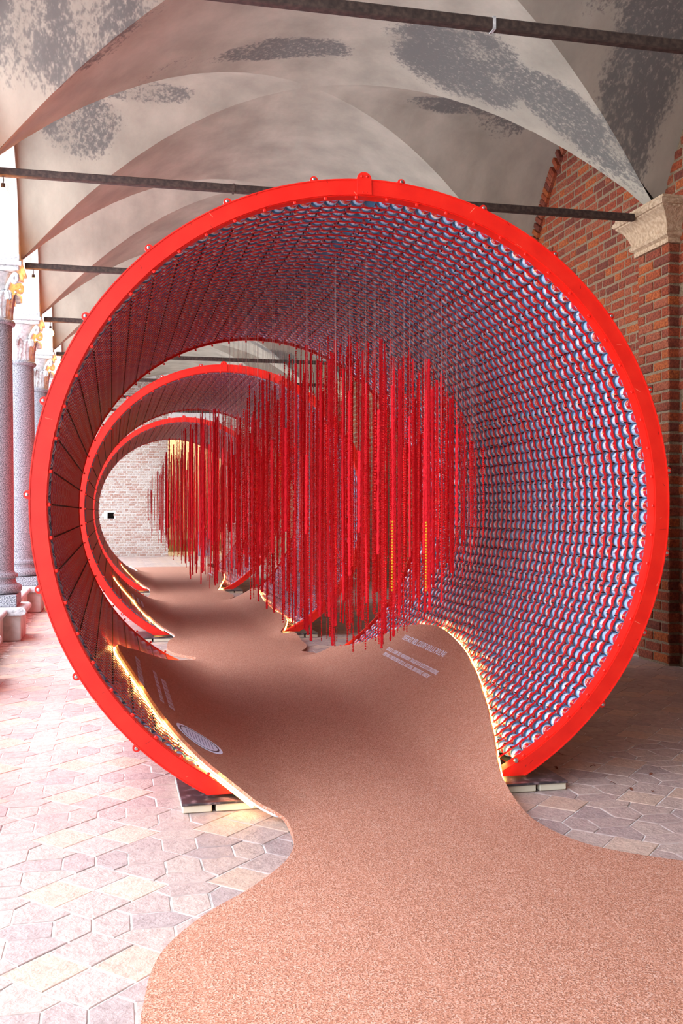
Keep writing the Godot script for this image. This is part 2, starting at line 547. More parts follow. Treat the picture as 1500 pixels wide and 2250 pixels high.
# ------------------------------------------------------------------ floor
func floor_and_tiles() -> void:
	var mb := MB.new()
	mb.box(Vector3((X_ARCADE - 0.8 + 4.4) * 0.5, -0.1535, (Z_BACK + Z_END) * 0.5), Vector3(4.4 - X_ARCADE + 0.8, 0.3, Z_BACK - Z_END + 0.6))
	var floor_node := struct("floor", mb.done(), M.grout)
	# lattice: clusters of four diagonal squares, ringed by stretched hexagons
	var px := 0.72
	var qz := 0.6755
	var D := 0.2855
	var hx := px * 0.5
	var hz := qz * 0.5
	var ex := hx - D
	var ez := hz - D
	var shapes: Array = []          # [polygon round the lattice point, colour family]
	var a := 0.075
	var L := Vector2(ex, hz)
	var T := Vector2(hx, ez)
	var g := Vector2(hx - 0.075, ez + 0.075)
	var h := Vector2(ex + 0.055, hz - 0.055)
	var b := hx - 0.135
	for s in [1.0, -1.0]:
		shapes.append([[Vector2(0, 0), Vector2(s * a, -0.07), Vector2(s * b, -0.07), Vector2(s * b, 0.07), Vector2(s * a, 0.07)], "grey"])
		shapes.append([[Vector2(0, 0), Vector2(-a, s * 0.07), Vector2(-a, s * 0.213), Vector2(a, s * 0.213), Vector2(a, s * 0.07)], "mauve"])
		shapes.append([[Vector2(s * b, -0.07), Vector2(s * b, 0.07), Vector2(s * g.x, g.y), Vector2(s * T.x, T.y), Vector2(s * T.x, -T.y), Vector2(s * g.x, -g.y)], "grey"])
		shapes.append([[Vector2(-a, s * 0.213), Vector2(a, s * 0.213), Vector2(h.x, s * h.y), Vector2(L.x, s * L.y), Vector2(-L.x, s * L.y), Vector2(-h.x, s * h.y)], "mauve"])
		for t in [1.0, -1.0]:
			var k := Vector2(s, t)
			shapes.append([[Vector2(a, 0.07) * k, Vector2(b, 0.07) * k, g * k, h * k, Vector2(a, 0.213) * k], "grey"])
	var cc := Vector2(hx, hz)
	shapes.append([[cc + Vector2(-D, 0), cc + Vector2(-D, -D) * 0.5, cc, cc + Vector2(-D, D) * 0.5], "tan"])
	shapes.append([[cc + Vector2(D, 0), cc + Vector2(D, -D) * 0.5, cc, cc + Vector2(D, D) * 0.5], "tan"])
	shapes.append([[cc + Vector2(0, -D), cc + Vector2(D, -D) * 0.5, cc, cc + Vector2(-D, -D) * 0.5], "mauve"])
	shapes.append([[cc + Vector2(0, D), cc + Vector2(D, D) * 0.5, cc, cc + Vector2(-D, D) * 0.5], "mauve"])
	var meshes: Array = []
	for s in shapes:
		var poly := PackedVector2Array()
		var mid := Vector2()
		for p in s[0]:
			mid += p
		mid /= s[0].size()
		for p in s[0]:
			poly.append(p - mid)
		var sm: Array = []
		for k in 3:
			var ins := Geometry2D.offset_polygon(poly, -0.0022 - 0.0008 * k)[0]
			var top := Geometry2D.offset_polygon(poly, -0.0048 - 0.0008 * k)[0]
			var q := MB.new()
			var idx := Geometry2D.triangulate_polygon(top)
			for i in range(0, idx.size(), 3):
				q.tri(Vector3(top[idx[i]].x, 0, top[idx[i]].y), Vector3(top[idx[i + 1]].x, 0, top[idx[i + 1]].y), Vector3(top[idx[i + 2]].x, 0, top[idx[i + 2]].y), Vector3.UP, Vector3.UP, Vector3.UP)
			var m := ins.size()
			if top.size() == m:
				for i in m:
					var A := Vector3(ins[i].x, -0.002, ins[i].y)
					var B := Vector3(ins[(i + 1) % m].x, -0.002, ins[(i + 1) % m].y)
					var C := Vector3(top[(i + 1) % m].x, 0, top[(i + 1) % m].y)
					var E := Vector3(top[i].x, 0, top[i].y)
					q.flat(A, B, C, E, Vector3(0, -0.3, 0))
					q.flat(A, B, B - Vector3(0, 0.012, 0), A - Vector3(0, 0.012, 0), Vector3(0, -0.006, 0))
			sm.append(q.done())
		meshes.append([mid, sm, s[1]])
	var all: Array = []
	for ix in range(-3, 8):
		for iz in range(-44, 14):
			var o := Vector2(-1.02 + ix * px, 0.642 + iz * qz)
			for k in meshes.size():
				var at: Vector2 = o + meshes[k][0]
				if at.x < X_ARCADE - 0.1 or at.x > X_WALL_R - 0.05 or at.y < Z_END - 1.5 or at.y > Z_BACK:
					continue
				var p := Vector3(at.x, 0, at.y)
				var s := seen_px(p)
				var hidden := true
				if s.z > 0.5 and s.x > -60 and s.x < 1560 and s.y < 2320:
					hidden = under_walkway(p) or (s.y < 1700 and Vector2(s.x - 767, s.y - 1100).length() < 690)
				all.append([hidden, s.z, p, k])
	all.sort_custom(func(x, y): return x[1] < y[1] if x[0] == y[0] else not x[0])
	var n_own := 0
	var rest := {"tan": [], "mauve": [], "grey": []}
	for t in all:
		var k: int = t[3]
		var tilt := Basis.from_euler(Vector3(rng.randf_range(-1, 1) * 0.006, rng.randf_range(-1, 1) * 0.006, rng.randf_range(-1, 1) * 0.006))
		var xf := Transform3D(tilt, t[2] + Vector3(0, rng.randf_range(-0.0012, 0.0012), 0))
		var fam: String = meshes[k][2]
		if not t[0] and n_own < 300:
			n_own += 1
			var mats: Array = M["tile_" + fam]
			put("tile", meshes[k][1][rng.randi() % 3], mats[rng.randi() % mats.size()], floor_node, xf)
		else:
			rest[fam].append([k, xf])
	for fam in rest:
		for half in 3:
			var q := MB.new()
			for i in range(half, rest[fam].size(), 3):
				var t: Array = rest[fam][i]
				var src: ArrayMesh = meshes[t[0]][1][i % 3]
				append_mesh(q, src, t[1])
			var o := put("more_tiles", q.done(), M["tile_" + fam][half], floor_node)
			o.set_meta("kind", "stuff")

var mesh_cache := {}
func append_mesh(q: MB, src: ArrayMesh, xf: Transform3D) -> void:
	if not mesh_cache.has(src):
		mesh_cache[src] = src.surface_get_arrays(0)
	var a: Array = mesh_cache[src]
	q.v.append_array(xf * (a[Mesh.ARRAY_VERTEX] as PackedVector3Array))
	q.n.append_array(Transform3D(xf.basis.orthonormalized(), Vector3.ZERO) * (a[Mesh.ARRAY_NORMAL] as PackedVector3Array))
	q.uv.append_array(a[Mesh.ARRAY_TEX_UV])

# ------------------------------------------------------------------ vault
func ceil_y(x: float, z: float) -> float:
	var t := fposmod((z - LINE0) / BAY, 1.0)
	var sz := absf(t - 0.5) * 2.0
	var sx := absf((x - XC) / WX)
	return SPRING + RISE * (1.0 - minf(sx * sx, sz * sz))

func vault() -> void:
	var mb := MB.new()
	var n := 24
	var nb0 := -7
	var nb1 := 6
	for bay in range(nb0, nb1):
		var z0 := LINE0 + bay * BAY
		for i in n:
			for j in n:
				var a0 := -1.0 + 2.0 * i / n
				var a1 := -1.0 + 2.0 * (i + 1) / n
				var b0 := -1.0 + 2.0 * j / n
				var b1 := -1.0 + 2.0 * (j + 1) / n
				if i == 0: a0 = -1.003
				if i == n - 1: a1 = 1.03
				var c := [Vector2(a0, b0), Vector2(a1, b0), Vector2(a1, b1), Vector2(a0, b1)]
				var tris := [[0, 1, 2], [0, 2, 3]]
				if (a0 + a1) * (b0 + b1) < 0.0:
					tris = [[0, 1, 3], [1, 2, 3]]
				for t in tris:
					var g: Vector2 = (c[t[0]] + c[t[1]] + c[t[2]]) / 3.0
					var along := absf(g.x) < absf(g.y)      # the barrel that runs along the gallery
					var P: Array = []
					var N: Array = []
					var U: Array = []
					for k in 3:
						var q: Vector2 = c[t[k]]
						var s := q.x if along else q.y
						var y := SPRING + RISE * (1.0 - s * s)
						var p := Vector3(XC + q.x * WX, y, z0 + (q.y + 1.0) * 0.5 * BAY)
						P.append(p)
						N.append(Vector3(-2.0 * RISE * q.x / WX, -1, 0).normalized() if along else Vector3(0, -1, -2.0 * RISE * q.y / (BAY * 0.5)).normalized())
						U.append(Vector2((p.x + 2.5) / 6.6, (3.0 - p.z) / 14.5))
					mb.tri(P[0], P[1], P[2], N[0], N[1], N[2], U[0], U[1], U[2])
	var m := StandardMaterial3D.new()
	m.albedo_texture = vault_texture()
	m.roughness = 0.92
	m.heightmap_enabled = true
	m.heightmap_texture = M.plaster_grain
	m.heightmap_scale = 0.8
	struct("ceiling", mb.done(), m)

func vault_texture() -> ImageTexture:
	# plaster: warm whitewash with old grey render showing through in worn patches; x across the gallery, y along it
	var w := 960
	var h := 2048
	var big := FastNoiseLite.new(); big.seed = 3; big.frequency = 0.004; big.fractal_octaves = 4
	var mid := FastNoiseLite.new(); mid.seed = 4; mid.frequency = 0.11; mid.fractal_octaves = 5; mid.fractal_gain = 0.8
	var cloud := FastNoiseLite.new(); cloud.seed = 6; cloud.frequency = 0.011; cloud.fractal_octaves = 4
	var B := big.get_image(w, h, false, false, false); B.convert(Image.FORMAT_L8)
	var Q := mid.get_image(w, h, false, false, false); Q.convert(Image.FORMAT_L8)
	var C := cloud.get_image(w, h, false, false, false); C.convert(Image.FORMAT_L8)
	var bd := B.get_data()
	var md := Q.get_data()
	var cd := C.get_data()
	# worn patches: centre (x, z), half sizes, strength
	var spots := [[0.35, -4.75, 0.62, 0.22, 1.0], [-0.55, -4.6, 0.5, 0.16, 0.55], [-1.65, -6.4, 0.42, 0.26, 0.95], [-1.0, -6.0, 0.5, 0.14, 0.8],
		[2.0, -4.2, 0.6, 0.55, 1.0], [2.9, -3.95, 0.6, 0.32, 0.95], [3.5, -4.05, 0.4, 0.24, 0.6], [2.6, -5.75, 0.7, 0.16, 0.95], [3.1, -6.0, 0.35, 0.22, 0.7],
		[-1.6, -3.3, 0.7, 0.35, 0.8], [3.45, -2.9, 0.4, 0.9, 1.0], [2.9, -2.3, 0.9, 0.6, 0.8], [-1.4, -9.2, 0.6, 0.2, 0.5], [-0.5, -7.9, 0.8, 0.2, 0.3], [2.6, -8.0, 0.5, 0.3, 0.4], [-1.9, -1.6, 0.6, 1.0, 0.6]]
	var mask := PackedFloat32Array()
	mask.resize(w * h)
	for s in spots:
		var cx: float = (s[0] + 2.5) / 6.6 * w
		var cy: float = (3.0 - s[1]) / 14.5 * h
		var rx: float = s[2] / 6.6 * w * 1.7
		var ry: float = s[3] / 14.5 * h * 1.7
		for y in range(maxi(0, int(cy - ry)), mini(h, int(cy + ry))):
			for x in range(maxi(0, int(cx - rx)), mini(w, int(cx + rx))):
				var d := Vector2((x - cx) / rx, (y - cy) / ry).length()
				var f: float = s[4] * (1.0 - smoothstep(0.45, 0.98, d))
				if f > mask[y * w + x]:
					mask[y * w + x] = f
	var out := PackedByteArray()
	out.resize(w * h * 3)
	for i in w * h:
		var b := bd[i] / 255.0
		var m := md[i] / 255.0
		var c := cd[i] / 255.0
		var t := 0.80 + 0.24 * c + 0.06 * m
		var r := 0.705 * t
		var g := 0.668 * t
		var l := 0.605 * t
		var k := clampf(mask[i] * 1.45 - (0.72 - c) * 1.3, 0.0, 1.1)
		if k > 0.02:
			var q := smoothstep(0.83 - k * 0.58, 1.10 - k * 0.58, m + 0.3 * (b - 0.5))
			q *= 0.50 + 0.36 * k
			r = lerpf(r, 0.41, q)
			g = lerpf(g, 0.40, q)
			l = lerpf(l, 0.385, q)
		out[i * 3] = int(clampf(r, 0, 1) * 255)
		out[i * 3 + 1] = int(clampf(g, 0, 1) * 255)
		out[i * 3 + 2] = int(clampf(l, 0, 1) * 255)
	return ImageTexture.create_from_image(Image.create_from_data(w, h, false, Image.FORMAT_RGB8, out))

# ------------------------------------------------------------------ brickwork
func brick_mesh(w: float, h: float, d: float, sd: int) -> ArrayMesh:
	# front face towards +Z, corners knocked about, edges worn; origin at the middle of the back
	var r := RandomNumberGenerator.new()
	r.seed = sd
	var ch := 0.006
	var P: Array = []
	for s in [Vector2(-1, -1), Vector2(1, -1), Vector2(1, 1), Vector2(-1, 1)]:
		P.append(Vector2(s.x * w * 0.5 + r.randf_range(-0.004, 0.004), s.y * h * 0.5 + r.randf_range(-0.003, 0.003)))
	var q := MB.new()
	var F: Array = []
	for i in 4:
		F.append(Vector3(P[i].x - signf(P[i].x) * ch, P[i].y - signf(P[i].y) * ch, d + r.randf_range(-0.004, 0.004)))
	var mid: Vector3 = (F[0] + F[1] + F[2] + F[3]) * 0.25 + Vector3(r.randf_range(-0.2, 0.2) * w, 0, r.randf_range(-0.001, 0.005))
	for i in 4:
		var nn: Vector3 = (F[(i + 1) % 4] - F[i]).cross(mid - F[i]).normalized()
		q.tri(F[i], F[(i + 1) % 4], mid, nn, nn, nn)
		var A := Vector3(P[i].x, P[i].y, d - ch)
		var B := Vector3(P[(i + 1) % 4].x, P[(i + 1) % 4].y, d - ch)
		q.flat(F[i], F[(i + 1) % 4], B, A, Vector3(0, 0, -d))
		q.flat(A, B, Vector3(B.x, B.y, 0), Vector3(A.x, A.y, 0), Vector3(0, 0, d * 0.4))
	return q.done()

func lay_bricks(parent: Node, spots: Array, kinds: Array, mats: Array, limit: int) -> void:
	# spots: [transform, kind, in sight]; the ones that show largest get a node each
	spots.sort_custom(func(x, y): return x[3] < y[3] if x[2] == y[2] else x[2])
	var rest: Array = []
	var own := 0
	for s in spots:
		if s[2] and own < limit:
			own += 1
			put("brick", kinds[s[1]][rng.randi() % kinds[s[1]].size()], mats[rng.randi() % mats.size()], parent, s[0])
		else:
			rest.append(s)
	if rest.is_empty():
		return
	for k in mats.size():
		var q := MB.new()
		for i in range(k, rest.size(), mats.size()):
			append_mesh(q, kinds[rest[i][1]][i % kinds[rest[i][1]].size()], rest[i][0])
		if q.v.size():
			put("more_bricks", q.done(), mats[k], parent).set_meta("kind", "stuff")

func behind_tunnel(p: Vector3) -> bool:
	var s := seen_px(p)
	return Vector2(s.x - 767.0, s.y - 1098.0).length() < 695.0

func right_wall() -> void:
	var mb := MB.new()
	mb.box(Vector3(X_WALL_R + 0.2, 3.2, (Z_BACK + Z_END) * 0.5), Vector3(0.4, 6.8, Z_BACK - Z_END + 0.6))
	var wall := struct("wall_right", mb.done(), M.mortar)
	var turn := Basis(Vector3.UP, -PI / 2)           # front towards -X
	var kinds: Array = [[], []]
	for k in 4:
		kinds[0].append(brick_mesh(0.258, 0.076, 0.010, 100 + k))
		kinds[1].append(brick_mesh(0.120, 0.076, 0.010, 120 + k))
	var spots: Array = []
	var row := 0
	var y := 0.055
	while y < 6.2:
		var z := -21.0 + rng.randf_range(0.0, 0.25)
		var k := row % 2
		while z < 0.6:
			var kind := 0 if (k % 2 == 0 or rng.randf() < 0.25) else 1
			k += 1
			var w := 0.262 if kind == 0 else 0.122
			var zc := z + w * 0.5
			z += w + 0.022
			var p := Vector3(X_WALL_R, y + rng.randf_range(-0.006, 0.006), zc)
			var t := fposmod((zc - LINE0) / BAY + 0.5, 1.0) - 0.5
			if absf(t * BAY) < 0.28 and y < SPRING:
				continue                              # a pier stands here
			if y > ceil_y(3.95, zc) - 0.02:
				continue
			if zc < -8.6 and y > 4.5:
				continue
			var s := seen_px(p)
			var vis := in_view(p) and not behind_tunnel(p)
			spots.append([Transform3D(turn * Basis(Vector3.FORWARD, rng.randf_range(-0.02, 0.02)), p + Vector3(rng.randf_range(0.0, 0.004), 0, 0)), kind, vis, s.z])
		row += 1
		y += 0.1015
	lay_bricks(wall, spots, kinds, M.brick, 300)
	# a ring of bricks on edge where the vault meets the wall
	var soldier: Array = []
	for k in 3:
		soldier.append(brick_mesh(0.062, 0.17, 0.05, 140 + k))
	for k in 60:
		var zc := LINE0 + 0.32 + k * 0.0463
		var yy := ceil_y(4.2, zc)
		var slope := -8.0 * RISE * (zc - (LINE0 + BAY * 0.5)) / (BAY * BAY)
		var up := Vector3(0, 1, -slope).normalized()
		var p := Vector3(X_WALL_R, yy, zc) - up * 0.085
		var bs := Basis(up.cross(Vector3(-1, 0, 0)).normalized(), up, Vector3(-1, 0, 0))
		if k % 2 == 0 or absf(slope) > 0.9:
			put("arch_brick", soldier[k % 3], M.brick[(k * 3) % 7], wall, Transform3D(bs, p))
	# piers and their moulded capitals
	var idx := 0
	for line in range(-6, 4):
		var zc := LINE0 + line * BAY + 0.05
		if line == 3: continue
		var q := MB.new()
		q.box(Vector3(X_WALL_R - 0.045, 2.06, zc), Vector3(0.12, 4.12, 0.57))
		var pier := struct("wall_pier", q.done(), M.mortar)
		if line >= -1 and line <= 2:
			var bk: Array = [[], []]
			for k in 3:
				bk[0].append(brick_mesh(0.270, 0.077, 0.012, 160 + k))
				bk[1].append(brick_mesh(0.123, 0.077, 0.012, 170 + k))
			var ps: Array = []
			y = 0.06
			row = 0
			while y < 4.08:
				var cuts: Array = [[-0.148, 0], [0.148, 0]] if row % 2 == 0 else [[-0.225, 1], [0.0, 0], [0.225, 1]]
				for c in cuts:
					var p := Vector3(X_WALL_R - 0.105, y + rng.randf_range(-0.004, 0.004), zc + c[0])
					ps.append([Transform3D(turn, p), c[1], in_view(p) and not behind_tunnel(p), seen_px(p).z])
				var e := Vector3(X_WALL_R - 0.057, y, zc + 0.283)
				ps.append([Transform3D(Basis(), e), 1, in_view(e) and not behind_tunnel(e), seen_px(e).z])
				y += 0.1015
				row += 1
			lay_bricks(pier, ps, bk, M.brick, 200)
		var prof: Array = [[0.0, 4.06], [0.035, 4.06], [0.035, 4.10], [0.03, 4.105], [0.065, 4.125], [0.075, 4.145], [0.065, 4.165], [0.055, 4.172], [0.06, 4.2], [0.078, 4.25], [0.11, 4.31], [0.15, 4.35], [0.17, 4.365], [0.17, 4.38], [0.185, 4.385], [0.195, 4.405], [0.19, 4.43], [0.175, 4.445], [0.17, 4.47], [0.0, 4.47]]
		var cap := MB.new()
		for i in prof.size() - 1:
			var o0: float = prof[i][0]
			var o1: float = prof[i + 1][0]
			var corners0 := rect_ring(o0, prof[i][1], zc)
			var corners1 := rect_ring(o1, prof[i + 1][1], zc)
			for k in 3:
				cap.flat(corners0[k], corners0[k + 1], corners1[k + 1], corners1[k], Vector3(X_WALL_R, 4.26, zc))
		var words := ["moulded sandstone capital on the brick pier beside the big red ring", "moulded sandstone capital on a brick pier, mostly hidden behind the can tunnel"]
		tag(put("pier_capital", cap.done(), M.sandstone), words[0] if line == 1 else words[1], "capital", "" if line == 1 else "pier capitals hidden along the brick wall").set_meta("kind", "thing")
		idx += 1

func rect_ring(o: float, y: float, zc: float) -> Array:
	var x := X_WALL_R - 0.105
	var hw := 0.285
	return [Vector3(X_WALL_R, y, zc + hw + o), Vector3(x - o, y, zc + hw + o), Vector3(x - o, y, zc - hw - o), Vector3(X_WALL_R, y, zc - hw - o)]

# ------------------------------------------------------------------ arcade on the courtyard side
func arcade() -> void:
	var mb := MB.new()
	for bay in range(-6, 5):
		var z0 := LINE0 + bay * BAY
		var half := BAY * 0.5
		var span := half - 0.27
		var poly := PackedVector2Array()
		poly.append(Vector2(-half, SPRING))
		poly.append(Vector2(-span, SPRING))
		for k in range(1, 24):
			var a := PI - PI * k / 24.0
			poly.append(Vector2(cos(a) * span, SPRING + sin(a) * 1.28))
		poly.append(Vector2(span, SPRING))
		poly.append(Vector2(half, SPRING))
		poly.append(Vector2(half, 6.5))
		poly.append(Vector2(-half, 6.5))
		mb.xf = Transform3D(Basis(Vector3.UP, -PI / 2), Vector3(X_ARCADE, 0, z0 + half))
		mb.prism(poly, 0.0, 0.5, true)
	struct("wall_left", mb.done(), M.plaster)
	# low wall with rounded coping, and pedestals
	var low := MB.new()
	var cope := MB.new()
	for bay in range(-6, 5):
		var z0 := LINE0 + bay * BAY
		low.box(Vector3(-2.69, 0.15, z0 + BAY * 0.5), Vector3(0.34, 0.30, BAY - 0.75))
		cope.xf = Transform3D(Basis(), Vector3(-2.69, 0.30, z0 + 0.425))
		cope.prism(coping(0.22, 0.075), 0.0, BAY - 0.85, true)
		cope.xf = Transform3D()
	var lw := struct("wall_parapet", low.done(), M.plaster)
	put("coping", cope.done(), M.stone, lw)
	for line in range(-6, 4):
		var zc := LINE0 + line * BAY
		column(zc, line)

func coping(hw: float, t: float) -> PackedVector2Array:
	var p := PackedVector2Array()
	for k in 9:
		var a := -PI / 2 + PI * k / 8.0
		p.append(Vector2(hw - t * 0.5 + cos(a) * t * 0.5, t * 0.5 + sin(a) * t * 0.5))
	for k in 9:
		var a := PI / 2 + PI * k / 8.0
		p.append(Vector2(-hw + t * 0.5 + cos(a) * t * 0.5, t * 0.5 + sin(a) * t * 0.5))
	return p

var column_parts := {}
func column(zc: float, line: int) -> void:
	if column_parts.is_empty():
		var q := MB.new()
		q.box(Vector3(0, 0.15, 0), Vector3(0.70, 0.30, 0.74), 0.012)
		column_parts.pedestal = q.done()
		q = MB.new()
		q.xf = Transform3D(Basis(), Vector3(0, 0.30, -0.42))
		q.prism(coping(0.41, 0.085), 0.0, 0.84, true)
		column_parts.slab = q.done()
		q = MB.new()
		q.box(Vector3(0, 0.455, 0), Vector3(0.60, 0.14, 0.60), 0.01)
		column_parts.plinth = q.done()
		q = MB.new()
		var pr: Array = [Vector2(0.0, 0.525), Vector2(0.28, 0.525)]
		for k in 9:
			var a := -PI / 2 + PI * k / 8.0
			pr.append(Vector2(0.285 + cos(a) * 0.05, 0.585 + sin(a) * 0.055))
		pr.append_array([Vector2(0.272, 0.65), Vector2(0.262, 0.68), Vector2(0.262, 0.70)])
		for k in 7:
			var a := -PI / 2 + PI * k / 6.0
			pr.append(Vector2(0.262 + cos(a) * 0.03, 0.735 + sin(a) * 0.03))
		pr.append_array([Vector2(0.25, 0.775), Vector2(0.243, 0.80)])
		q.lathe(pr, 36)
		column_parts.base = q.done()
		q = MB.new()
		var sh: Array = []
		for k in 9:
			var t := k / 8.0
			sh.append(Vector2(0.242 - 0.022 * t * t, 0.79 + 2.88 * t))
		q.lathe(sh, 36)
		column_parts.shaft = q.done()
		q = MB.new()
		var ring: Array = [Vector2(0.21, 3.66)]
		for k in 7:
			var a := -PI / 2 + PI * k / 6.0
			ring.append(Vector2(0.232 + cos(a) * 0.026, 3.695 + sin(a) * 0.03))
		ring.append(Vector2(0.21, 3.73))
		q.lathe(ring, 36)
		column_parts.necking = q.done()
		q = MB.new()
		q.lathe([Vector2(0.215, 3.72), Vector2(0.215, 3.85), Vector2(0.222, 4.0), Vector2(0.245, 4.12), Vector2(0.285, 4.22), Vector2(0.31, 4.25), Vector2(0.0, 4.26)], 28)
		column_parts.bell = q.done()
		q = MB.new()
		q.box(Vector3(0, 4.285, 0), Vector3(0.66, 0.06, 0.66), 0.012)
		q.box(Vector3(0, 4.335, 0), Vector3(0.72, 0.05, 0.72), 0.01)
		q.box(Vector3(0, 4.402, 0), Vector3(0.66, 0.09, 0.62), 0.006)
		column_parts.abacus = q.done()
		# an acanthus leaf that climbs the bell and curls over
		q = MB.new()
		var rows: Array = []
		for j in 13:
			var t := j / 12.0
			var out := 0.222 + 0.05 * t * t
			var yy := 3.74 + 0.34 * t
			if t > 0.7:
				var a := (t - 0.7) / 0.3 * PI * 1.15
				out = 0.247 + 0.055 * (1.0 - cos(a)) * 0.75
				yy = 3.978 + 0.075 * sin(a)
			var wd := 0.075 * (0.75 + 0.5 * sin(t * PI)) * (1.0 - 0.55 * smoothstep(0.7, 1.0, t))
			var r: Array = []
			for i in 9:
				var u := -1.0 + 2.0 * i / 8.0
				var lobe := 1.0 + 0.16 * sin(t * 21.0) * absf(u)
				r.append(Vector3(out - 0.03 * u * u + 0.012 * cos(u * 9.0) , yy, u * wd * lobe))
			rows.append(r)
		q.grid(rows, Vector3(1, 0.2, 0))
		var back: Array = []
		for r in rows:
			var b: Array = []
			for p in r:
				b.append(p - Vector3(0.022, 0.004, 0))
			back.append(b)
		q.grid(back, Vector3(-1, 0, 0))
		column_parts.leaf = q.done()
		# a corner volute: a scroll under the abacus
		q = MB.new()
		var path: Array = []
		for k in 20:
			var t := k / 19.0
			if t < 0.45:
				var s := t / 0.45
				path.append(Vector3(0.235 + 0.15 * s * s, 3.98 + 0.25 * s, 0))
			else:
				var s := (t - 0.45) / 0.55
				var a := PI * 0.5 - s * TAU * 1.1
				var rad := 0.062 * (1.0 - 0.75 * s)
				path.append(Vector3(0.385, 4.168, 0) + Vector3(cos(a) * rad, sin(a) * rad, 0))
		q.tube(path, 0.026, 8)
		column_parts.volute = q.done()
	var words := {1: "granite column of the arcade just outside the frame, before the nearest visible one", 0: "nearest granite column of the arcade, at the frame edge left of the red ring", -1: "second granite column of the arcade, reddish shaft just left of the red ring", -2: "third column of the arcade, its pale capital showing above the red ring edge"}
	var lab: String = words.get(line, "granite arcade column hidden behind the nearer columns and the can tunnel" if line < 0 else "granite arcade column beside the viewpoint, out of the picture")
	var t := thing("stone_column", lab, "column", Vector3(-2.68, 0, zc), "" if words.has(line) else "hidden columns of the arcade" if line < 0 else "arcade columns beside the viewpoint")
	t.set_meta("kind", "thing")
	put("pedestal", column_parts.pedestal, M.plaster, t)
	put("pedestal_slab", column_parts.slab, M.stone, t)
	put("plinth", column_parts.plinth, M.granite, t)
	put("base", column_parts.base, M.granite, t)
	put("shaft", column_parts.shaft, M.granite, t)
	var cap := put("capital", column_parts.bell, M.stone, t)
	put("necking", column_parts.necking, M.granite, cap)
	put("abacus", column_parts.abacus, M.stone, cap)
	for k in 8:
		put("acanthus_leaf", column_parts.leaf, M.stone, cap, Transform3D(Basis(Vector3.UP, k * PI / 4), Vector3.ZERO))
	for k in 4:
		put("volute", column_parts.volute, M.stone, cap, Transform3D(Basis(Vector3.UP, PI / 4 + k * PI / 2), Vector3.ZERO))

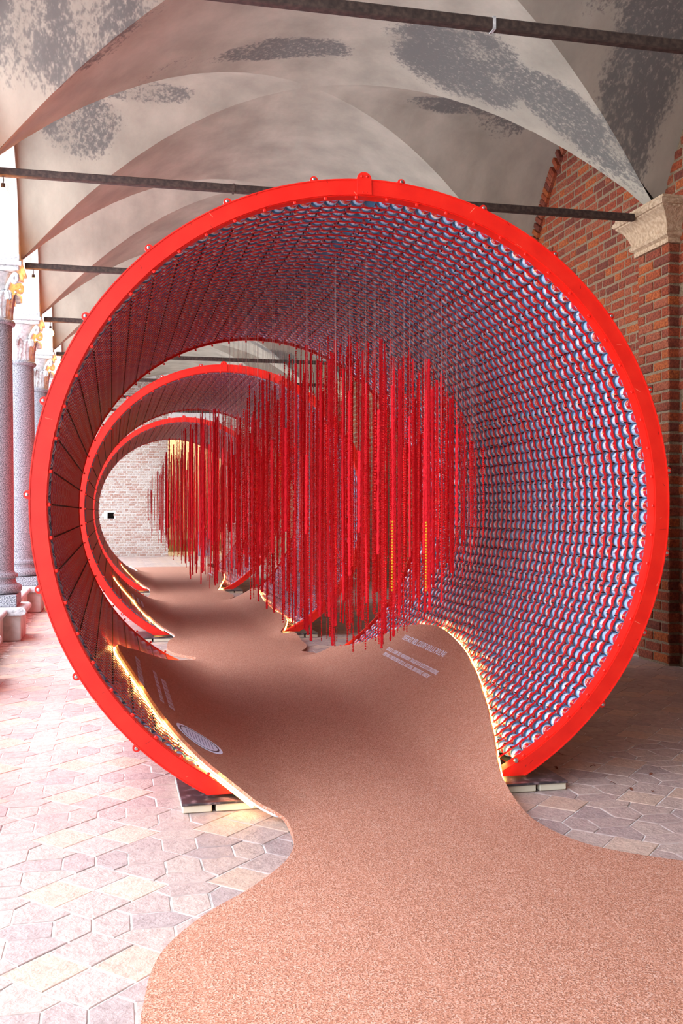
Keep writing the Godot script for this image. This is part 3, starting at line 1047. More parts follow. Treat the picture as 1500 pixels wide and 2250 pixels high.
# ------------------------------------------------------------------ far end of the gallery
func end_wall() -> void:
	var q := MB.new()
	var open_l := 0.50
	var open_r := 2.35
	var open_t := 4.1
	var hx0 := -1.46
	var hx1 := -1.24
	var hy0 := 1.26
	var hy1 := 1.46
	q.box(Vector3((X_ARCADE - 0.8 + hx0) * 0.5, 3.2, Z_END - 0.25), Vector3(hx0 - X_ARCADE + 0.8, 6.6, 0.5))
	q.box(Vector3((hx1 + open_l) * 0.5, 3.2, Z_END - 0.25), Vector3(open_l - hx1, 6.6, 0.5))
	q.box(Vector3((hx0 + hx1) * 0.5, (6.5 + hy1) * 0.5, Z_END - 0.25), Vector3(hx1 - hx0, 6.5 - hy1, 0.5))
	q.box(Vector3((hx0 + hx1) * 0.5, (hy0 - 0.1) * 0.5, Z_END - 0.25), Vector3(hx1 - hx0, hy0 + 0.1, 0.5))
	q.box(Vector3((4.4 + open_r) * 0.5, 3.2, Z_END - 0.25), Vector3(4.4 - open_r, 6.6, 0.5))
	q.box(Vector3((open_l + open_r) * 0.5, (6.5 + open_t) * 0.5, Z_END - 0.25), Vector3(open_r - open_l, 6.5 - open_t, 0.5))
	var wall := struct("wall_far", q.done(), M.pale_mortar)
	q = MB.new()
	q.box(Vector3((hx0 + hx1) * 0.5, (hy0 + hy1) * 0.5, Z_END - 0.47), Vector3(hx1 - hx0, hy1 - hy0, 0.06))
	put("hole_back", q.done(), mat(rgb(52, 40, 36), 0.95), wall)
	var kinds: Array = [[], []]
	for k in 4:
		kinds[0].append(brick_mesh(0.225, 0.068, 0.014, 200 + k))
		kinds[1].append(brick_mesh(0.105, 0.068, 0.014, 210 + k))
	var spots: Array = []
	var y := 0.05
	var row := 0
	while y < 6.0:
		for part in [[X_ARCADE, open_l], [open_r, X_WALL_R]]:
			var x: float = part[0] + 0.01 - (0.06 if row % 2 else 0.0)
			var k := row % 2
			while x < part[1] - 0.06:
				var kind := 0 if (k % 2 == 0 or rng.randf() < 0.2) else 1
				k += 1
				var w := 0.225 if kind == 0 else 0.105
				if x + w > part[1]:
					kind = 1
					w = 0.105
				var p := Vector3(x + w * 0.5, y + rng.randf_range(-0.004, 0.004), Z_END)
				x += w + 0.016
				if y > ceil_y(p.x, Z_END + 0.1) - 0.03: continue
				if p.x + w * 0.5 > hx0 + 0.045 and p.x - w * 0.5 < hx1 - 0.045 and y + 0.034 > hy0 + 0.02 and y - 0.034 < hy1 - 0.02: continue      # a putlog hole
				var s := seen_px(p)
				var vis := s.x > 200 and s.x < 372 and s.y > 930
				spots.append([Transform3D(Basis(Vector3.BACK, rng.randf_range(-0.02, 0.02)), p), kind, vis, absf(s.x - 300) + absf(s.y - 1090)])
		y += 0.0835
		row += 1
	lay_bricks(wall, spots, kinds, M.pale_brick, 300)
	# the dark reveal of the opening, in brick
	var rv: Array = []
	y = 0.05
	while y < open_t:
		for z in [-0.12, -0.36]:
			rv.append([Transform3D(Basis(Vector3.UP, PI / 2), Vector3(open_l - 0.004, y, Z_END + z)), 0, true, y])
		y += 0.0835
	lay_bricks(wall, rv, kinds, M.brick, 60)
	# the room beyond: ochre walls and a brown dado
	var ochre := mat(rgb(226, 204, 166), 0.9)
	var r := MB.new()
	r.box(Vector3(1.4, 2.4, Z_END - 4.1), Vector3(5.6, 5.0, 0.2))
	r.box(Vector3(-1.3, 2.4, Z_END - 2.3), Vector3(0.2, 5.0, 3.6))
	r.box(Vector3(4.1, 2.4, Z_END - 2.3), Vector3(0.2, 5.0, 3.6))
	struct("wall_annex", r.done(), ochre)
	r = MB.new()
	r.box(Vector3(1.4, 0.22, Z_END - 3.97), Vector3(5.2, 0.44, 0.06), 0.01)
	struct("baseboard_annex", r.done(), mat(rgb(150, 112, 66), 0.7))
	r = MB.new()
	r.box(Vector3(1.4, 5.0, Z_END - 2.3), Vector3(5.6, 0.2, 3.9))
	struct("ceiling_annex", r.done(), M.plaster)
	r = MB.new()
	r.box(Vector3(1.4, -0.07, Z_END - 2.3), Vector3(5.6, 0.14, 3.6))
	struct("floor_annex", r.done(), mat(rgb(206, 196, 184), 0.7))
	r = MB.new()
	r.box(Vector3(1.05, 1.1, Z_END - 3.9), Vector3(0.34, 0.24, 0.05), 0.01)
	tag(put("wall_panel", r.done(), mat(rgb(150, 120, 80), 0.6)), "small brown panel on the ochre wall past the far opening", "panel")
	r = MB.new()
	r.box(Vector3(1.75, 0.42, Z_END - 0.30), Vector3(0.5, 0.84, 0.06), 0.008)
	tag(put("grey_board", r.done(), mat(rgb(150, 156, 168), 0.5)), "grey upright board standing in the far opening", "board")
	# lamp of the annex: a ceiling fitting
	r = MB.new()
	r.box(Vector3(1.4, 4.86, Z_END - 2.2), Vector3(0.9, 0.06, 0.3), 0.01)
	var lm := mat(rgb(255, 240, 210))
	lm.emission_enabled = true
	lm.emission = Color(1, 0.86, 0.62)
	lm.emission_energy_multiplier = 3.0
	tag(put("ceiling_lamp", r.done(), lm), "flat ceiling lamp of the ochre room behind the far wall", "lamp")
	var al := OmniLight3D.new()
	al.name = "annex_lamp_light"
	al.light_color = Color(1, 0.94, 0.84)
	al.light_energy = 5.0
	al.light_size = 0.2
	al.omni_range = 20
	al.omni_attenuation = 2.0
	al.shadow_enabled = true
	al.position = Vector3(1.4, 4.7, Z_END - 2.2)
	add_child(al)

func shell() -> void:
	# what closes the gallery: the roof above the vault, the wall behind the camera, the courtyard outside
	var q := MB.new()
	q.box(Vector3((X_ARCADE - 0.5 + 4.4) * 0.5, 6.4, (Z_BACK + Z_END) * 0.5), Vector3(4.4 - X_ARCADE + 0.6, 0.3, Z_BACK - Z_END + 0.6))
	struct("roof", q.done(), M.plaster)
	q = MB.new()
	q.box(Vector3((X_ARCADE - 0.5 + 4.4) * 0.5, 3.2, Z_BACK + 0.2), Vector3(4.4 - X_ARCADE + 0.6, 6.6, 0.4))
	q.box(Vector3(X_ARCADE - 0.25, 2.3, (Z_BACK + 6.3) * 0.5), Vector3(0.4, 4.6, Z_BACK - 6.3))
	struct("wall_back", q.done(), tinted(M.mortar, rgb(130, 112, 100)))
	q = MB.new()
	q.box(Vector3(-23.2, -0.2, -9.0), Vector3(40.0, 0.3, 60.0))
	struct("ground_courtyard", q.done(), mat(rgb(206, 208, 208), 0.9))

func tie_rods() -> void:
	var words := {2: "thick iron tie rod crossing the top of the picture, nearest of all", 1: "iron tie rod between arcade and sandstone capital, crossing behind the big ring top", 0: "third iron tie rod from the front, from the nearest visible column capital", -1: "fourth iron tie rod, its bright lamp above the second column"}
	for line in range(-5, 4):
		var zc := LINE0 + line * BAY
		var q := MB.new()
		q.box(Vector3(0.6975, 4.385, zc), Vector3(6.02, 0.07, 0.06), 0.008)
		var lab: String = words.get(line, "distant iron tie rod seen between the can tunnels")
		if line == 3: lab = "iron tie rod above and behind the viewpoint"
		var t := thing("tie_rod", lab, "tie rod", Vector3.ZERO, "" if words.has(line) or line == 3 else "far tie rods of the gallery")
		put("bar", q.done(), M.iron, t)
		if line == 2 or line == 1:
			var s := MB.new()
			s.box(Vector3(0.9 if line == 2 else -0.25, 4.385, zc), Vector3(0.018, 0.078, 0.068))
			put("joint_strap", s.done(), M.stone if line == 2 else M.iron, t)

# ------------------------------------------------------------------ the can tunnels
func arc_poly(r0: float, r1: float, cut_y: float, segs: int) -> PackedVector2Array:
	# ring between two radii, open at the bottom where it is cut level at cut_y
	var p := PackedVector2Array()
	var a1 := acos(-cut_y / r1)
	var a0 := acos(-cut_y / r0)
	for k in segs + 1:
		var a := -PI / 2 + a1 + (TAU - 2 * a1) * k / segs
		p.append(Vector2(cos(a), sin(a)) * r1)
	for k in segs + 1:
		var a := -PI / 2 - a0 - (TAU - 2 * a0) * k / segs
		p.append(Vector2(cos(a), sin(a)) * r0)
	return p

func arc_strip(mb: MB, r: float, z0: float, z1: float, from: float, to: float, segs: int, inward: bool, wave := 0.0, wave_n := 0.0) -> void:
	for k in segs:
		var a := lerpf(from, to, float(k) / segs)
		var b := lerpf(from, to, float(k + 1) / segs)
		var ra := r + wave * cos(a * wave_n)
		var rb := r + wave * cos(b * wave_n)
		var na := Vector3(cos(a), sin(a), 0) * (-1.0 if inward else 1.0)
		var nb := Vector3(cos(b), sin(b), 0) * (-1.0 if inward else 1.0)
		var A := Vector3(cos(a) * ra, sin(a) * ra, z0)
		var B := Vector3(cos(b) * rb, sin(b) * rb, z0)
		var C := Vector3(cos(b) * rb, sin(b) * rb, z1)
		var E := Vector3(cos(a) * ra, sin(a) * ra, z1)
		mb.tri(A, B, C, na, nb, nb)
		mb.tri(A, C, E, na, nb, na)

var tp := {}
const FOOT := -1.475          # where the rings are cut, below the axis
const SLOTS := 142
const ROWS := 46
func tunnel_meshes() -> void:
	var q := MB.new()
	q.prism(arc_poly(R_IN, R_OUT, FOOT, 140), -0.012, 0.0, true)
	tp.plate = q.done()
	var a_in := acos(-FOOT / R_IN)
	var a_out := acos(-FOOT / R_OUT)
	q = MB.new()
	q.prism(arc_poly(R_IN - 0.004, R_IN + 0.004, FOOT, 140), -0.085, -0.01, true)
	tp.inner_lip = q.done()
	q = MB.new()
	q.prism(arc_poly(R_OUT - 0.004, R_OUT + 0.002, FOOT, 140), -0.10, 0.004, true)
	tp.outer_rim = q.done()
	q = MB.new()
	q.prism(arc_poly(1.600, 1.70, FOOT, 120), -TUN_LEN - 0.008, -TUN_LEN + 0.008, true)
	tp.back_plate = q.done()
	q = MB.new()
	arc_strip(q, 1.690, -0.02, -TUN_LEN, -PI / 2 + a_out, -PI / 2 + TAU - a_out, 120, false)
	tp.skin = q.done()
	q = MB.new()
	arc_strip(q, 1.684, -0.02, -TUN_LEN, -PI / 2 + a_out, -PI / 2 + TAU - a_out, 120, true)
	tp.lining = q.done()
	# a hoop: a flat strip that lies on the cans and dips a little between them
	q = MB.new()
	var w := 0.0185
	for e in [[1.606, true], [1.609, false]]:
		arc_strip(q, e[0], -w / 2, w / 2, -PI / 2 + 0.47, -PI / 2 + TAU - 0.47, 426, e[1], -0.0012, SLOTS)
	for zz in [-w / 2, w / 2]:
		var s0 := -PI / 2 + 0.47
		var s1 := -PI / 2 + TAU - 0.47
		for k in 426:
			var a := lerpf(s0, s1, k / 426.0)
			var b := lerpf(s0, s1, (k + 1) / 426.0)
			var da := -0.0012 * cos(a * SLOTS)
			var db := -0.0012 * cos(b * SLOTS)
			q.quad(Vector3(cos(a) * (1.606 + da), sin(a) * (1.606 + da), zz), Vector3(cos(b) * (1.606 + db), sin(b) * (1.606 + db), zz), Vector3(cos(b) * (1.609 + db), sin(b) * (1.609 + db), zz), Vector3(cos(a) * (1.609 + da), sin(a) * (1.609 + da), zz), Vector3(0, 0, signf(zz)))
	tp.hoop = q.done()
	# tin can, axis along the tunnel, label facing outwards
	q = MB.new()
	q.xf = Transform3D(Basis(Vector3.RIGHT, PI / 2), Vector3(0, 0, 0))
	var hl := 0.0350
	q.lathe([Vector2(0.0335, hl - 0.004), Vector2(0.0340, hl - 0.007), Vector2(0.0340, hl * 0.3), Vector2(0.0340, -hl * 0.3), Vector2(0.0340, -hl + 0.007), Vector2(0.0335, -hl + 0.004)], 16, true, 0.0, TAU)
	tp.can = q.done()
	q = MB.new()
	q.xf = Transform3D(Basis(Vector3.RIGHT, PI / 2), Vector3(0, 0, 0))
	for s in [1.0, -1.0]:
		q.lathe([Vector2(0.0, s * (hl - 0.004)), Vector2(0.031, s * (hl - 0.004)), Vector2(0.032, s * hl), Vector2(0.0355, s * hl), Vector2(0.0355, s * (hl - 0.003)), Vector2(0.0337, s * (hl - 0.005))], 16)
	tp.can.surface_set_material(0, M.label)
	tp.can.add_surface_from_arrays(Mesh.PRIMITIVE_TRIANGLES, q.done().surface_get_arrays(0))
	tp.can.surface_set_material(1, M.tin)
	# clip: a small U of bent wire and its nut, standing proud of the hoop
	q = MB.new()
	q.box(Vector3(0, -0.003, 0), Vector3(0.006, 0.006, 0.026), 0.0015)
	q.box(Vector3(0, -0.006, 0), Vector3(0.009, 0.004, 0.010), 0.001)
	tp.clip = q.done()
	# lug: half-round ear on the rim
	q = MB.new()
	var ear := PackedVector2Array([Vector2(-0.021, -0.012)])
	for k in 13:
		var a := PI - PI * k / 12.0
		ear.append(Vector2(cos(a) * 0.021, 0.006 + sin(a) * 0.021))
	ear.append(Vector2(0.021, -0.012))
	q.prism(ear, -0.018, -0.006, true)
	tp.lug = q.done()
	q = MB.new()
	q.xf = Transform3D(Basis(Vector3.RIGHT, PI / 2), Vector3(0, 0.010, -0.006))
	q.lathe([Vector2(0.0105, 0.0), Vector2(0.0105, 0.007), Vector2(0.008, 0.0085), Vector2(0.008, 0.012), Vector2(0.0, 0.0125)], 10, false)
	tp.bolt = q.done()
	# tab at the crown joint
	q = MB.new()
	var tabp := PackedVector2Array([Vector2(-0.038, -0.078), Vector2(0.038, -0.078), Vector2(0.038, 0.0)])
	for k in 15:
		var a := PI * k / 14.0
		tabp.append(Vector2(cos(a) * 0.038, 0.002 + sin(a) * 0.036))
	tabp.append(Vector2(-0.038, 0.0))
	q.prism(tabp, -0.002, 0.006, true)
	tp.tab = q.done()
	q = MB.new()
	q.ball(Vector3(), 0.008, 8, 6)
	tp.rivet = q.done()
	# small red stop on the inner edge of a ring
	q = MB.new()
	q.box(Vector3(0, -0.005, 0.0), Vector3(0.018, 0.018, 0.012), 0.004)
	tp.stop = q.done()

func tunnel(k: int) -> void:
	if tp.is_empty():
		tunnel_meshes()
	var words := ["largest red ring tunnel lined with tin cans, nearest of the three", "middle red ring tunnel lined with cans, seen through the nearest one", "farthest red ring tunnel, the smallest ring seen through the other two"]
	var t := thing("can_tunnel", words[k], "tunnel", Vector3(0, AXIS_Y, TUN_Z[k]))
	t.scale = Vector3(1, 0.985, 1)          # sags a little under its weight
	put("front_plate", tp.plate, M.red, t)
	put("inner_lip", tp.inner_lip, M.red, t)
	put("outer_rim", tp.outer_rim, M.red, t)
	put("back_plate", tp.back_plate, M.red, t)
	put("outer_skin", tp.skin, M.red_dark, t)
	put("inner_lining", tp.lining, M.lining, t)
	var zs: Array = []
	for i in ROWS:
		zs.append(-0.128 - 0.0927 * i)
	for i in ROWS - 1:
		put("hoop", tp.hoop, M.hoop, t, Transform3D(Basis(), Vector3(0, 0, zs[i] - 0.0463)))
	# cans: the slot under the crown joint stays empty
	var step := TAU / SLOTS
	var list: Array = []
	for i in ROWS:
		for j in SLOTS:
			var a := PI / 2 + (j + 0.5 + 0.08 * sin(i * 1.7)) * step
			if j == SLOTS - 1 and i % 3 == 0: continue
			var low := sin(a) * 1.648
			if low < -1.43: continue
			var c := Vector3(cos(a) * 1.648, sin(a) * 1.648, zs[i] + 0.0080 + rng.randf_range(-0.003, 0.003))
			# the label shows a random side, and lies a little crooked
			var side: float = a + PI + [-0.9, -0.35, 0.0, 0.35, 0.8, 1.4, 2.2, 3.14, -2.0, -1.5][rng.randi() % 10] + rng.randf_range(-0.12, 0.12) - PI / 2
			var xf := Transform3D(Basis(Vector3.BACK, side) * Basis(Vector3.UP, rng.randf_range(-0.03, 0.03)), c)
			var w := c + t.position
			var s := seen_px(w)
			var facing := (CAM - w).normalized().dot(-Vector3(cos(a), sin(a), 0))
			var shown := facing / s.z
			if cos(a) < -0.5 or w.y < 0.5: shown *= 0.3
			if not in_view(w, 0.0): shown = -1.0
			list.append([shown, xf])
	if k == 0:
		list.sort_custom(func(x, y): return x[0] > y[0])
	var places: Array = []
	for i in list.size():
		if k == 0 and i < 300:
			put("tin_can", tp.can, null, t, list[i][1])
		else:
			places.append(list[i][1])
	many("more_tin_cans", tp.can, null, places, t)
	# clips that hold the hoops, in lines along the tunnel
	var clips: Array = []
	var stops: Array = []
	for j in 52:
		var a := -PI / 2 + 0.50 + (TAU - 1.0) * (j + 0.5) / 52.0
		for i in ROWS - 1:
			clips.append(Transform3D(Basis(Vector3.BACK, a - PI / 2), Vector3(cos(a) * 1.604, sin(a) * 1.604, zs[i] - 0.0463)))
		for zz in [-0.012, -TUN_LEN]:
			var r: float = R_IN - 0.006 if zz > -1 else 1.594
			var sx := Transform3D(Basis(Vector3.BACK, a - PI / 2), Vector3(cos(a) * r, sin(a) * r, zz))
			if k == 0: put("stop", tp.stop, M.red, t, sx)
			else: stops.append(sx)
	many("hoop_clips", tp.clip, M.clip, clips, t)
	if stops.size(): many("edge_stops", tp.stop, M.red, stops, t)
	# bolted ears round the rim
	for j in 23:
		var deg := 178.6 - 15.65 * j
		var a := deg_to_rad(deg)
		if sin(a) * R_OUT < -1.40: continue
		var xf := Transform3D(Basis(Vector3.BACK, a - PI / 2), Vector3(cos(a), sin(a), 0) * R_OUT)
		var lug := put("lug", tp.lug, M.red, t, xf)
		put("bolt", tp.bolt, M.bolt, lug, Transform3D(Basis().scaled(Vector3(0.8, 0.8, 1)), Vector3(0, 0.002, 0)))
	var ta := deg_to_rad(91.5)
	var tab := put("joint_tab", tp.tab, M.red, t, Transform3D(Basis(Vector3.BACK, ta - PI / 2), Vector3(cos(ta), sin(ta), 0) * R_OUT))
	for p in [Vector3(-0.013, 0.014, 0.005), Vector3(0.015, 0.014, 0.005), Vector3(-0.008, -0.068, 0.005), Vector3(0.014, -0.068, 0.005)]:
		put("rivet", tp.rivet, M.red, tab, Transform3D(Basis().scaled(Vector3.ONE * (1.0 if p.y > 0 else 0.45)), p))
	if k == 0:
		# end bolt showing at the right foot
		put("foot_bolt", tp.bolt, M.bolt, t, Transform3D(Basis().scaled(Vector3.ONE * 1.2), Vector3(0.795, -1.405, -0.002)))

# ------------------------------------------------------------------ the walkway
# edges of the walkway: [z, x] from front to back
const EDGE_L := [[3.45, -0.10], [3.35, -0.45], [3.1, -0.85], [2.6, -1.17], [2.12, -1.232], [1.99, -1.22], [1.815, -1.195], [1.641, -1.144], [1.458, -1.04], [1.316, -0.93], [1.193, -0.813], [1.015, -0.679], [0.87, -0.594], [0.706, -0.539], [0.519, -0.516], [0.33, -0.53], [0.22, -0.642], [0.03, -0.752], [-0.13, -0.85], [-0.36, -0.95], [-0.68, -1.054], [-1.09, -1.143], [-1.34, -1.22], [-1.48, -1.268], [-1.66, -1.272], [-2.0, -1.224], [-2.62, -1.133], [-3.17, -1.013], [-3.69, -0.859], [-4.37, -0.657], [-4.9, -0.52], [-5.06, -0.50], [-5.2, -0.585], [-5.33, -0.66], [-5.65, -0.734], [-6.14, -0.717],
	[-6.42, -0.62], [-6.62, -0.68], [-6.9, -0.77], [-7.21, -0.865], [-7.8, -0.98], [-8.43, -1.06], [-8.8, -1.22], [-9.1, -1.26], [-9.5, -1.18], [-10.1, -0.98], [-10.8, -0.72], [-11.35, -0.52], [-11.6, -0.55], [-12.1, -0.74], [-12.7, -0.68], [-13.2, -0.66], [-13.6, -0.78], [-14.4, -0.9], [-15.4, -1.06], [-16.2, -1.1], [-17.0, -0.98], [-17.9, -0.75], [-18.5, -0.8], [-19.4, -1.0], [-20.6, -1.1], [-21.6, -0.9], [-21.9, -0.4]]
const EDGE_R := [[3.45, 0.5], [3.35, 1.0], [3.1, 1.5], [2.6, 1.86], [2.12, 1.82], [1.75, 1.62], [1.45, 1.26], [1.27, 1.002], [1.157, 0.857], [1.007, 0.723], [0.834, 0.655], [0.644, 0.629], [0.423, 0.628], [0.26, 0.64], [0.09, 0.668], [-0.14, 0.738], [-0.5, 0.852], [-0.9, 0.965], [-1.36, 1.076], [-1.82, 1.161], [-2.27, 1.213], [-2.6, 1.23], [-2.92, 1.219], [-3.2, 1.19], [-3.43, 1.152], [-3.73, 1.03], [-4.01, 0.928], [-4.24, 0.852], [-4.6, 0.77], [-5.07, 0.73], [-5.28, 0.62], [-5.44, 0.69], [-5.8, 0.764], [-6.29, 0.742],
	[-6.46, 0.60], [-6.75, 0.68], [-7.19, 0.78], [-8.22, 0.79], [-9.32, 0.827], [-10.41, 0.90], [-10.95, 0.93], [-11.4, 0.8], [-11.7, 0.62], [-12.1, 0.72], [-12.7, 0.74], [-13.2, 0.56], [-13.6, 0.62], [-15.0, 0.852], [-16.5, 0.875], [-17.7, 0.883], [-18.8, 0.887], [-19.4, 1.1], [-20.4, 1.45], [-21.3, 1.4], [-21.9, 0.8]]

func edge(tab: Array, z: float) -> float:
	for i in tab.size() - 1:
		if z <= tab[i][0] and z >= tab[i + 1][0]:
			var t: float = (tab[i][0] - z) / (tab[i][0] - tab[i + 1][0])
			# smooth: Catmull-Rom through the measured points
			var p0: float = tab[maxi(i - 1, 0)][1]
			var p3: float = tab[mini(i + 2, tab.size() - 1)][1]
			var h: float = tab[i][0] - tab[i + 1][0]
			var m1: float = (tab[i + 1][1] - p0) / maxf(0.001, tab[maxi(i - 1, 0)][0] - tab[i + 1][0]) * h
			var m2: float = (p3 - tab[i][1]) / maxf(0.001, tab[i][0] - tab[mini(i + 2, tab.size() - 1)][0]) * h
			return (2 * t * t * t - 3 * t * t + 1) * tab[i][1] + (t * t * t - 2 * t * t + t) * m1 + (-2 * t * t * t + 3 * t * t) * tab[i + 1][1] + (t * t * t - t * t) * m2
	return tab[-1][1] if z < tab[-1][0] else tab[0][1]

func wing(z: float) -> float:
	# 1 inside a tunnel, where the walkway climbs the sides, 0 in the open
	var w := 0.0
	for z0 in TUN_Z:
		w = maxf(w, smoothstep(z0 + 0.62, z0 + 0.12, z) * smoothstep(z0 - TUN_LEN - 0.65, z0 - TUN_LEN - 0.1, z))
	if z < -17.0: w = maxf(w, smoothstep(-20.2, -18.6, z))
	return w

func walk_y(x: float, z: float) -> float:
	var arc := AXIS_Y - sqrt(maxf(0.01, 1.56 * 1.56 - x * x)) - 0.03
	var k := 0.02
	var bend := 0.5 * (arc + sqrt(arc * arc + k * k))     # eases from the floor into the curve
	return 0.030 + bend * wing(z)

func under_walkway(p: Vector3) -> bool:
	if p.z > 3.4 or p.z < -21.8: return false
	return p.x > edge(EDGE_L, p.z) + 0.12 and p.x < edge(EDGE_R, p.z) - 0.12

func on_walk(x: float, z: float, lift := 0.0) -> Vector3:
	var e := 0.004
	var nn := Vector3(-(walk_y(x + e, z) - walk_y(x - e, z)) / (2 * e), 1, -(walk_y(x, z + e) - walk_y(x, z - e)) / (2 * e)).normalized()
	return Vector3(x, walk_y(x, z), z) + nn * lift

func theta_x(deg: float) -> float:
	return 1.56 * sin(deg_to_rad(deg))

func walkway() -> void:
	var top: Array = []
	var mid: Array = []
	var bot: Array = []
	var nx := 56
	var z := 3.45
	while z > -21.9:
		var a := edge(EDGE_L, z)
		var b := edge(EDGE_R, z)
		var r0: Array = []
		var r1: Array = []
		var r2: Array = []
		for i in nx + 1:
			var u := float(i) / nx
			u = lerpf(u, 0.5 - 0.5 * cos(u * PI), 0.5)
			var x := lerpf(a, b, u)
			r0.append(on_walk(x, z))
			r1.append(on_walk(x, z, lerpf(-0.028, -0.016, smoothstep(0.3, 0.7, wing(z)))))
			r2.append(on_walk(x, z, -0.026))
		top.append(r0)
		mid.append(r1)
		if wing(z) > 0.7:
			if bot.is_empty() or bot[-1][2] != top.size() - 1:
				bot.append([[], [], 0])
			bot[-1][0].append(r1)
			bot[-1][1].append(r2)
			bot[-1][2] = top.size()
		z -= 0.045 if z > -7.0 else 0.07
	var t := thing("walkway", "brown rubber granule walkway flowing through the tunnels and curling up their sides", "walkway")
	var q := MB.new()
	q.grid(top, Vector3.UP)
	skirt(q, top, mid)
	put("rubber_surface", q.done(), M.rubber, t)
	q = MB.new()
	for run in bot:
		q = MB.new()
		skirt(q, run[0], run[1])
		q.grid(run[1], Vector3.DOWN)
		put("backing_sheet", q.done(), M.white, t)
	# light strips under the raised edges: a glowing tube each, and lamps along it
	var runs := [[EDGE_L, -1.0, 0.22, -4.5, 0], [EDGE_R, 1.0, 0.08, -4.4, 0], [EDGE_L, -1.0, -6.75, -10.9, 1], [EDGE_R, 1.0, -6.7, -10.9, 1], [EDGE_L, -1.0, -13.4, -17.2, 2], [EDGE_R, 1.0, -13.4, -17.4, 2]]
	var where := ["left side of the nearest tunnel", "right side of the nearest tunnel", "left side of the middle tunnel", "right side of the middle tunnel", "left side of the farthest tunnel", "right side of the farthest tunnel"]
	for i in runs.size():
		var r: Array = runs[i]
		var path: Array = []
		var zz: float = r[2]
		while zz > r[3]:
			path.append(on_walk(edge(r[0], zz) - r[1] * 0.002, zz, -0.036))
			zz -= 0.06
		q = MB.new()
		q.tube(path, 0.0065, 6)
		tag(put("light_strip", q.done(), M.led), "warm glowing light strip under the walkway edge, " + where[i], "light strip")
		var cnt: int = [9, 4, 3][r[4]]
		for k in cnt:
			var p: Vector3 = path[int((k + 0.5) / cnt * (path.size() - 1))]
			var outw := Vector3(p.x, p.y - AXIS_Y, 0).normalized()
			var l := OmniLight3D.new()
			l.name = "strip_light"
			l.light_color = Color(1.0, 0.78, 0.42)
			l.light_energy = 0.03
			l.light_size = 0.03
			l.omni_range = 8
			l.omni_attenuation = 2.0
			l.shadow_enabled = true
			l.position = p + outw * 0.012 + Vector3(0, 0.012, 0)
			add_child(l, true)
	# lettering
	var ink := mat(rgb(232, 230, 246), 0.6)
	lay_text(t, "TUFFATI NEL CUORE DELLA POLPA!", 44.0, 1.9, -3.17, -2.07, ink)
	lay_text(t, "SOLO IL CUORE DEL POMODORO TAGLIATO A PEZZETTI FINISSIMI,", 38.3, 1.5, -3.25, -1.89, ink)
	lay_text(t, "PER UNA CONSISTENZA RICCA, SUCCOSA, INVITANTE, UNICA!", 36.2, 1.5, -3.20, -1.96, ink)
	# lines of print on the other side, too slanted to read: rows of strokes
	strokes(t, -47.9, -46.1, -2.12, -1.06, ink)
	strokes(t, -41.4, -40.2, -2.24, -1.03, ink)
	strokes(t, -38.9, -37.2, -2.16, -1.08, ink)
	for s in [[-42.5, 0.02], [-39.5, 0.02], [-37.0, 0.02]]:
		strokes(t, s[0], s[0] + 1.4, -8.9, -8.0, ink)
	strokes(t, 30.0, 31.2, -16.9, -16.0, ink)
	strokes(t, 27.6, 28.8, -16.9, -16.0, ink)
	# the oval notice
	for ring in [[1.0, 0.0, 0.0022, ink], [0.86, 0.79, 0.0030, mat(rgb(60, 24, 40), 0.5)]]:
		q = MB.new()
		var nseg := 48
		var bands := 8 if ring[1] == 0.0 else 1
		for j in bands:
			var r_out := lerpf(ring[0], ring[1], float(j) / bands)
			var r_in := lerpf(ring[0], ring[1], float(j + 1) / bands)
			for k in nseg:
				var a := TAU * k / nseg
				var b := TAU * (k + 1) / nseg
				var P: Array = []
				for e in [[a, r_out], [b, r_out], [b, r_in], [a, r_in]]:
					P.append(on_walk(theta_x(-32.6 + cos(e[0]) * e[1] * 5.6), -0.62 + sin(e[0]) * e[1] * 0.20, ring[2]))
				q.tri(P[0], P[1], P[2], Vector3.UP, Vector3.UP, Vector3.UP)
				if r_in > 0.001:
					q.tri(P[0], P[2], P[3], Vector3.UP, Vector3.UP, Vector3.UP)
		put("oval_notice", q.done(), ring[3], t)
	var small := mat(rgb(150, 150, 190), 0.6)
	for k in 9:
		var th := -35.6 + k * 0.75
		var hw := 0.11 * sqrt(maxf(0.1, 1.0 - pow((th + 32.6) / 4.2, 2.0)))
		strokes(t, th, th + 0.25, -0.62 - hw, -0.62 + hw, small, 0.0034)

func skirt(q: MB, a: Array, b: Array) -> void:
	var n := a.size()
	var m: int = a[0].size() - 1
	for j in n - 1:
		for i in [0, m]:
			var o := Vector3(-1 if i == 0 else 1, 0, 0)
			var e: Vector3 = (a[j][i] - a[j][1 if i == 0 else m - 1]).normalized()
			q.tri(a[j][i], a[j + 1][i], b[j + 1][i], e, e, e)
			q.tri(a[j][i], b[j + 1][i], b[j][i], e, e, e)
	for i in m:
		q.quad(a[0][i], a[0][i + 1], b[0][i + 1], b[0][i], Vector3(0, 0, 1))
		q.quad(a[n - 1][i], a[n - 1][i + 1], b[n - 1][i + 1], b[n - 1][i], Vector3(0, 0, -1))

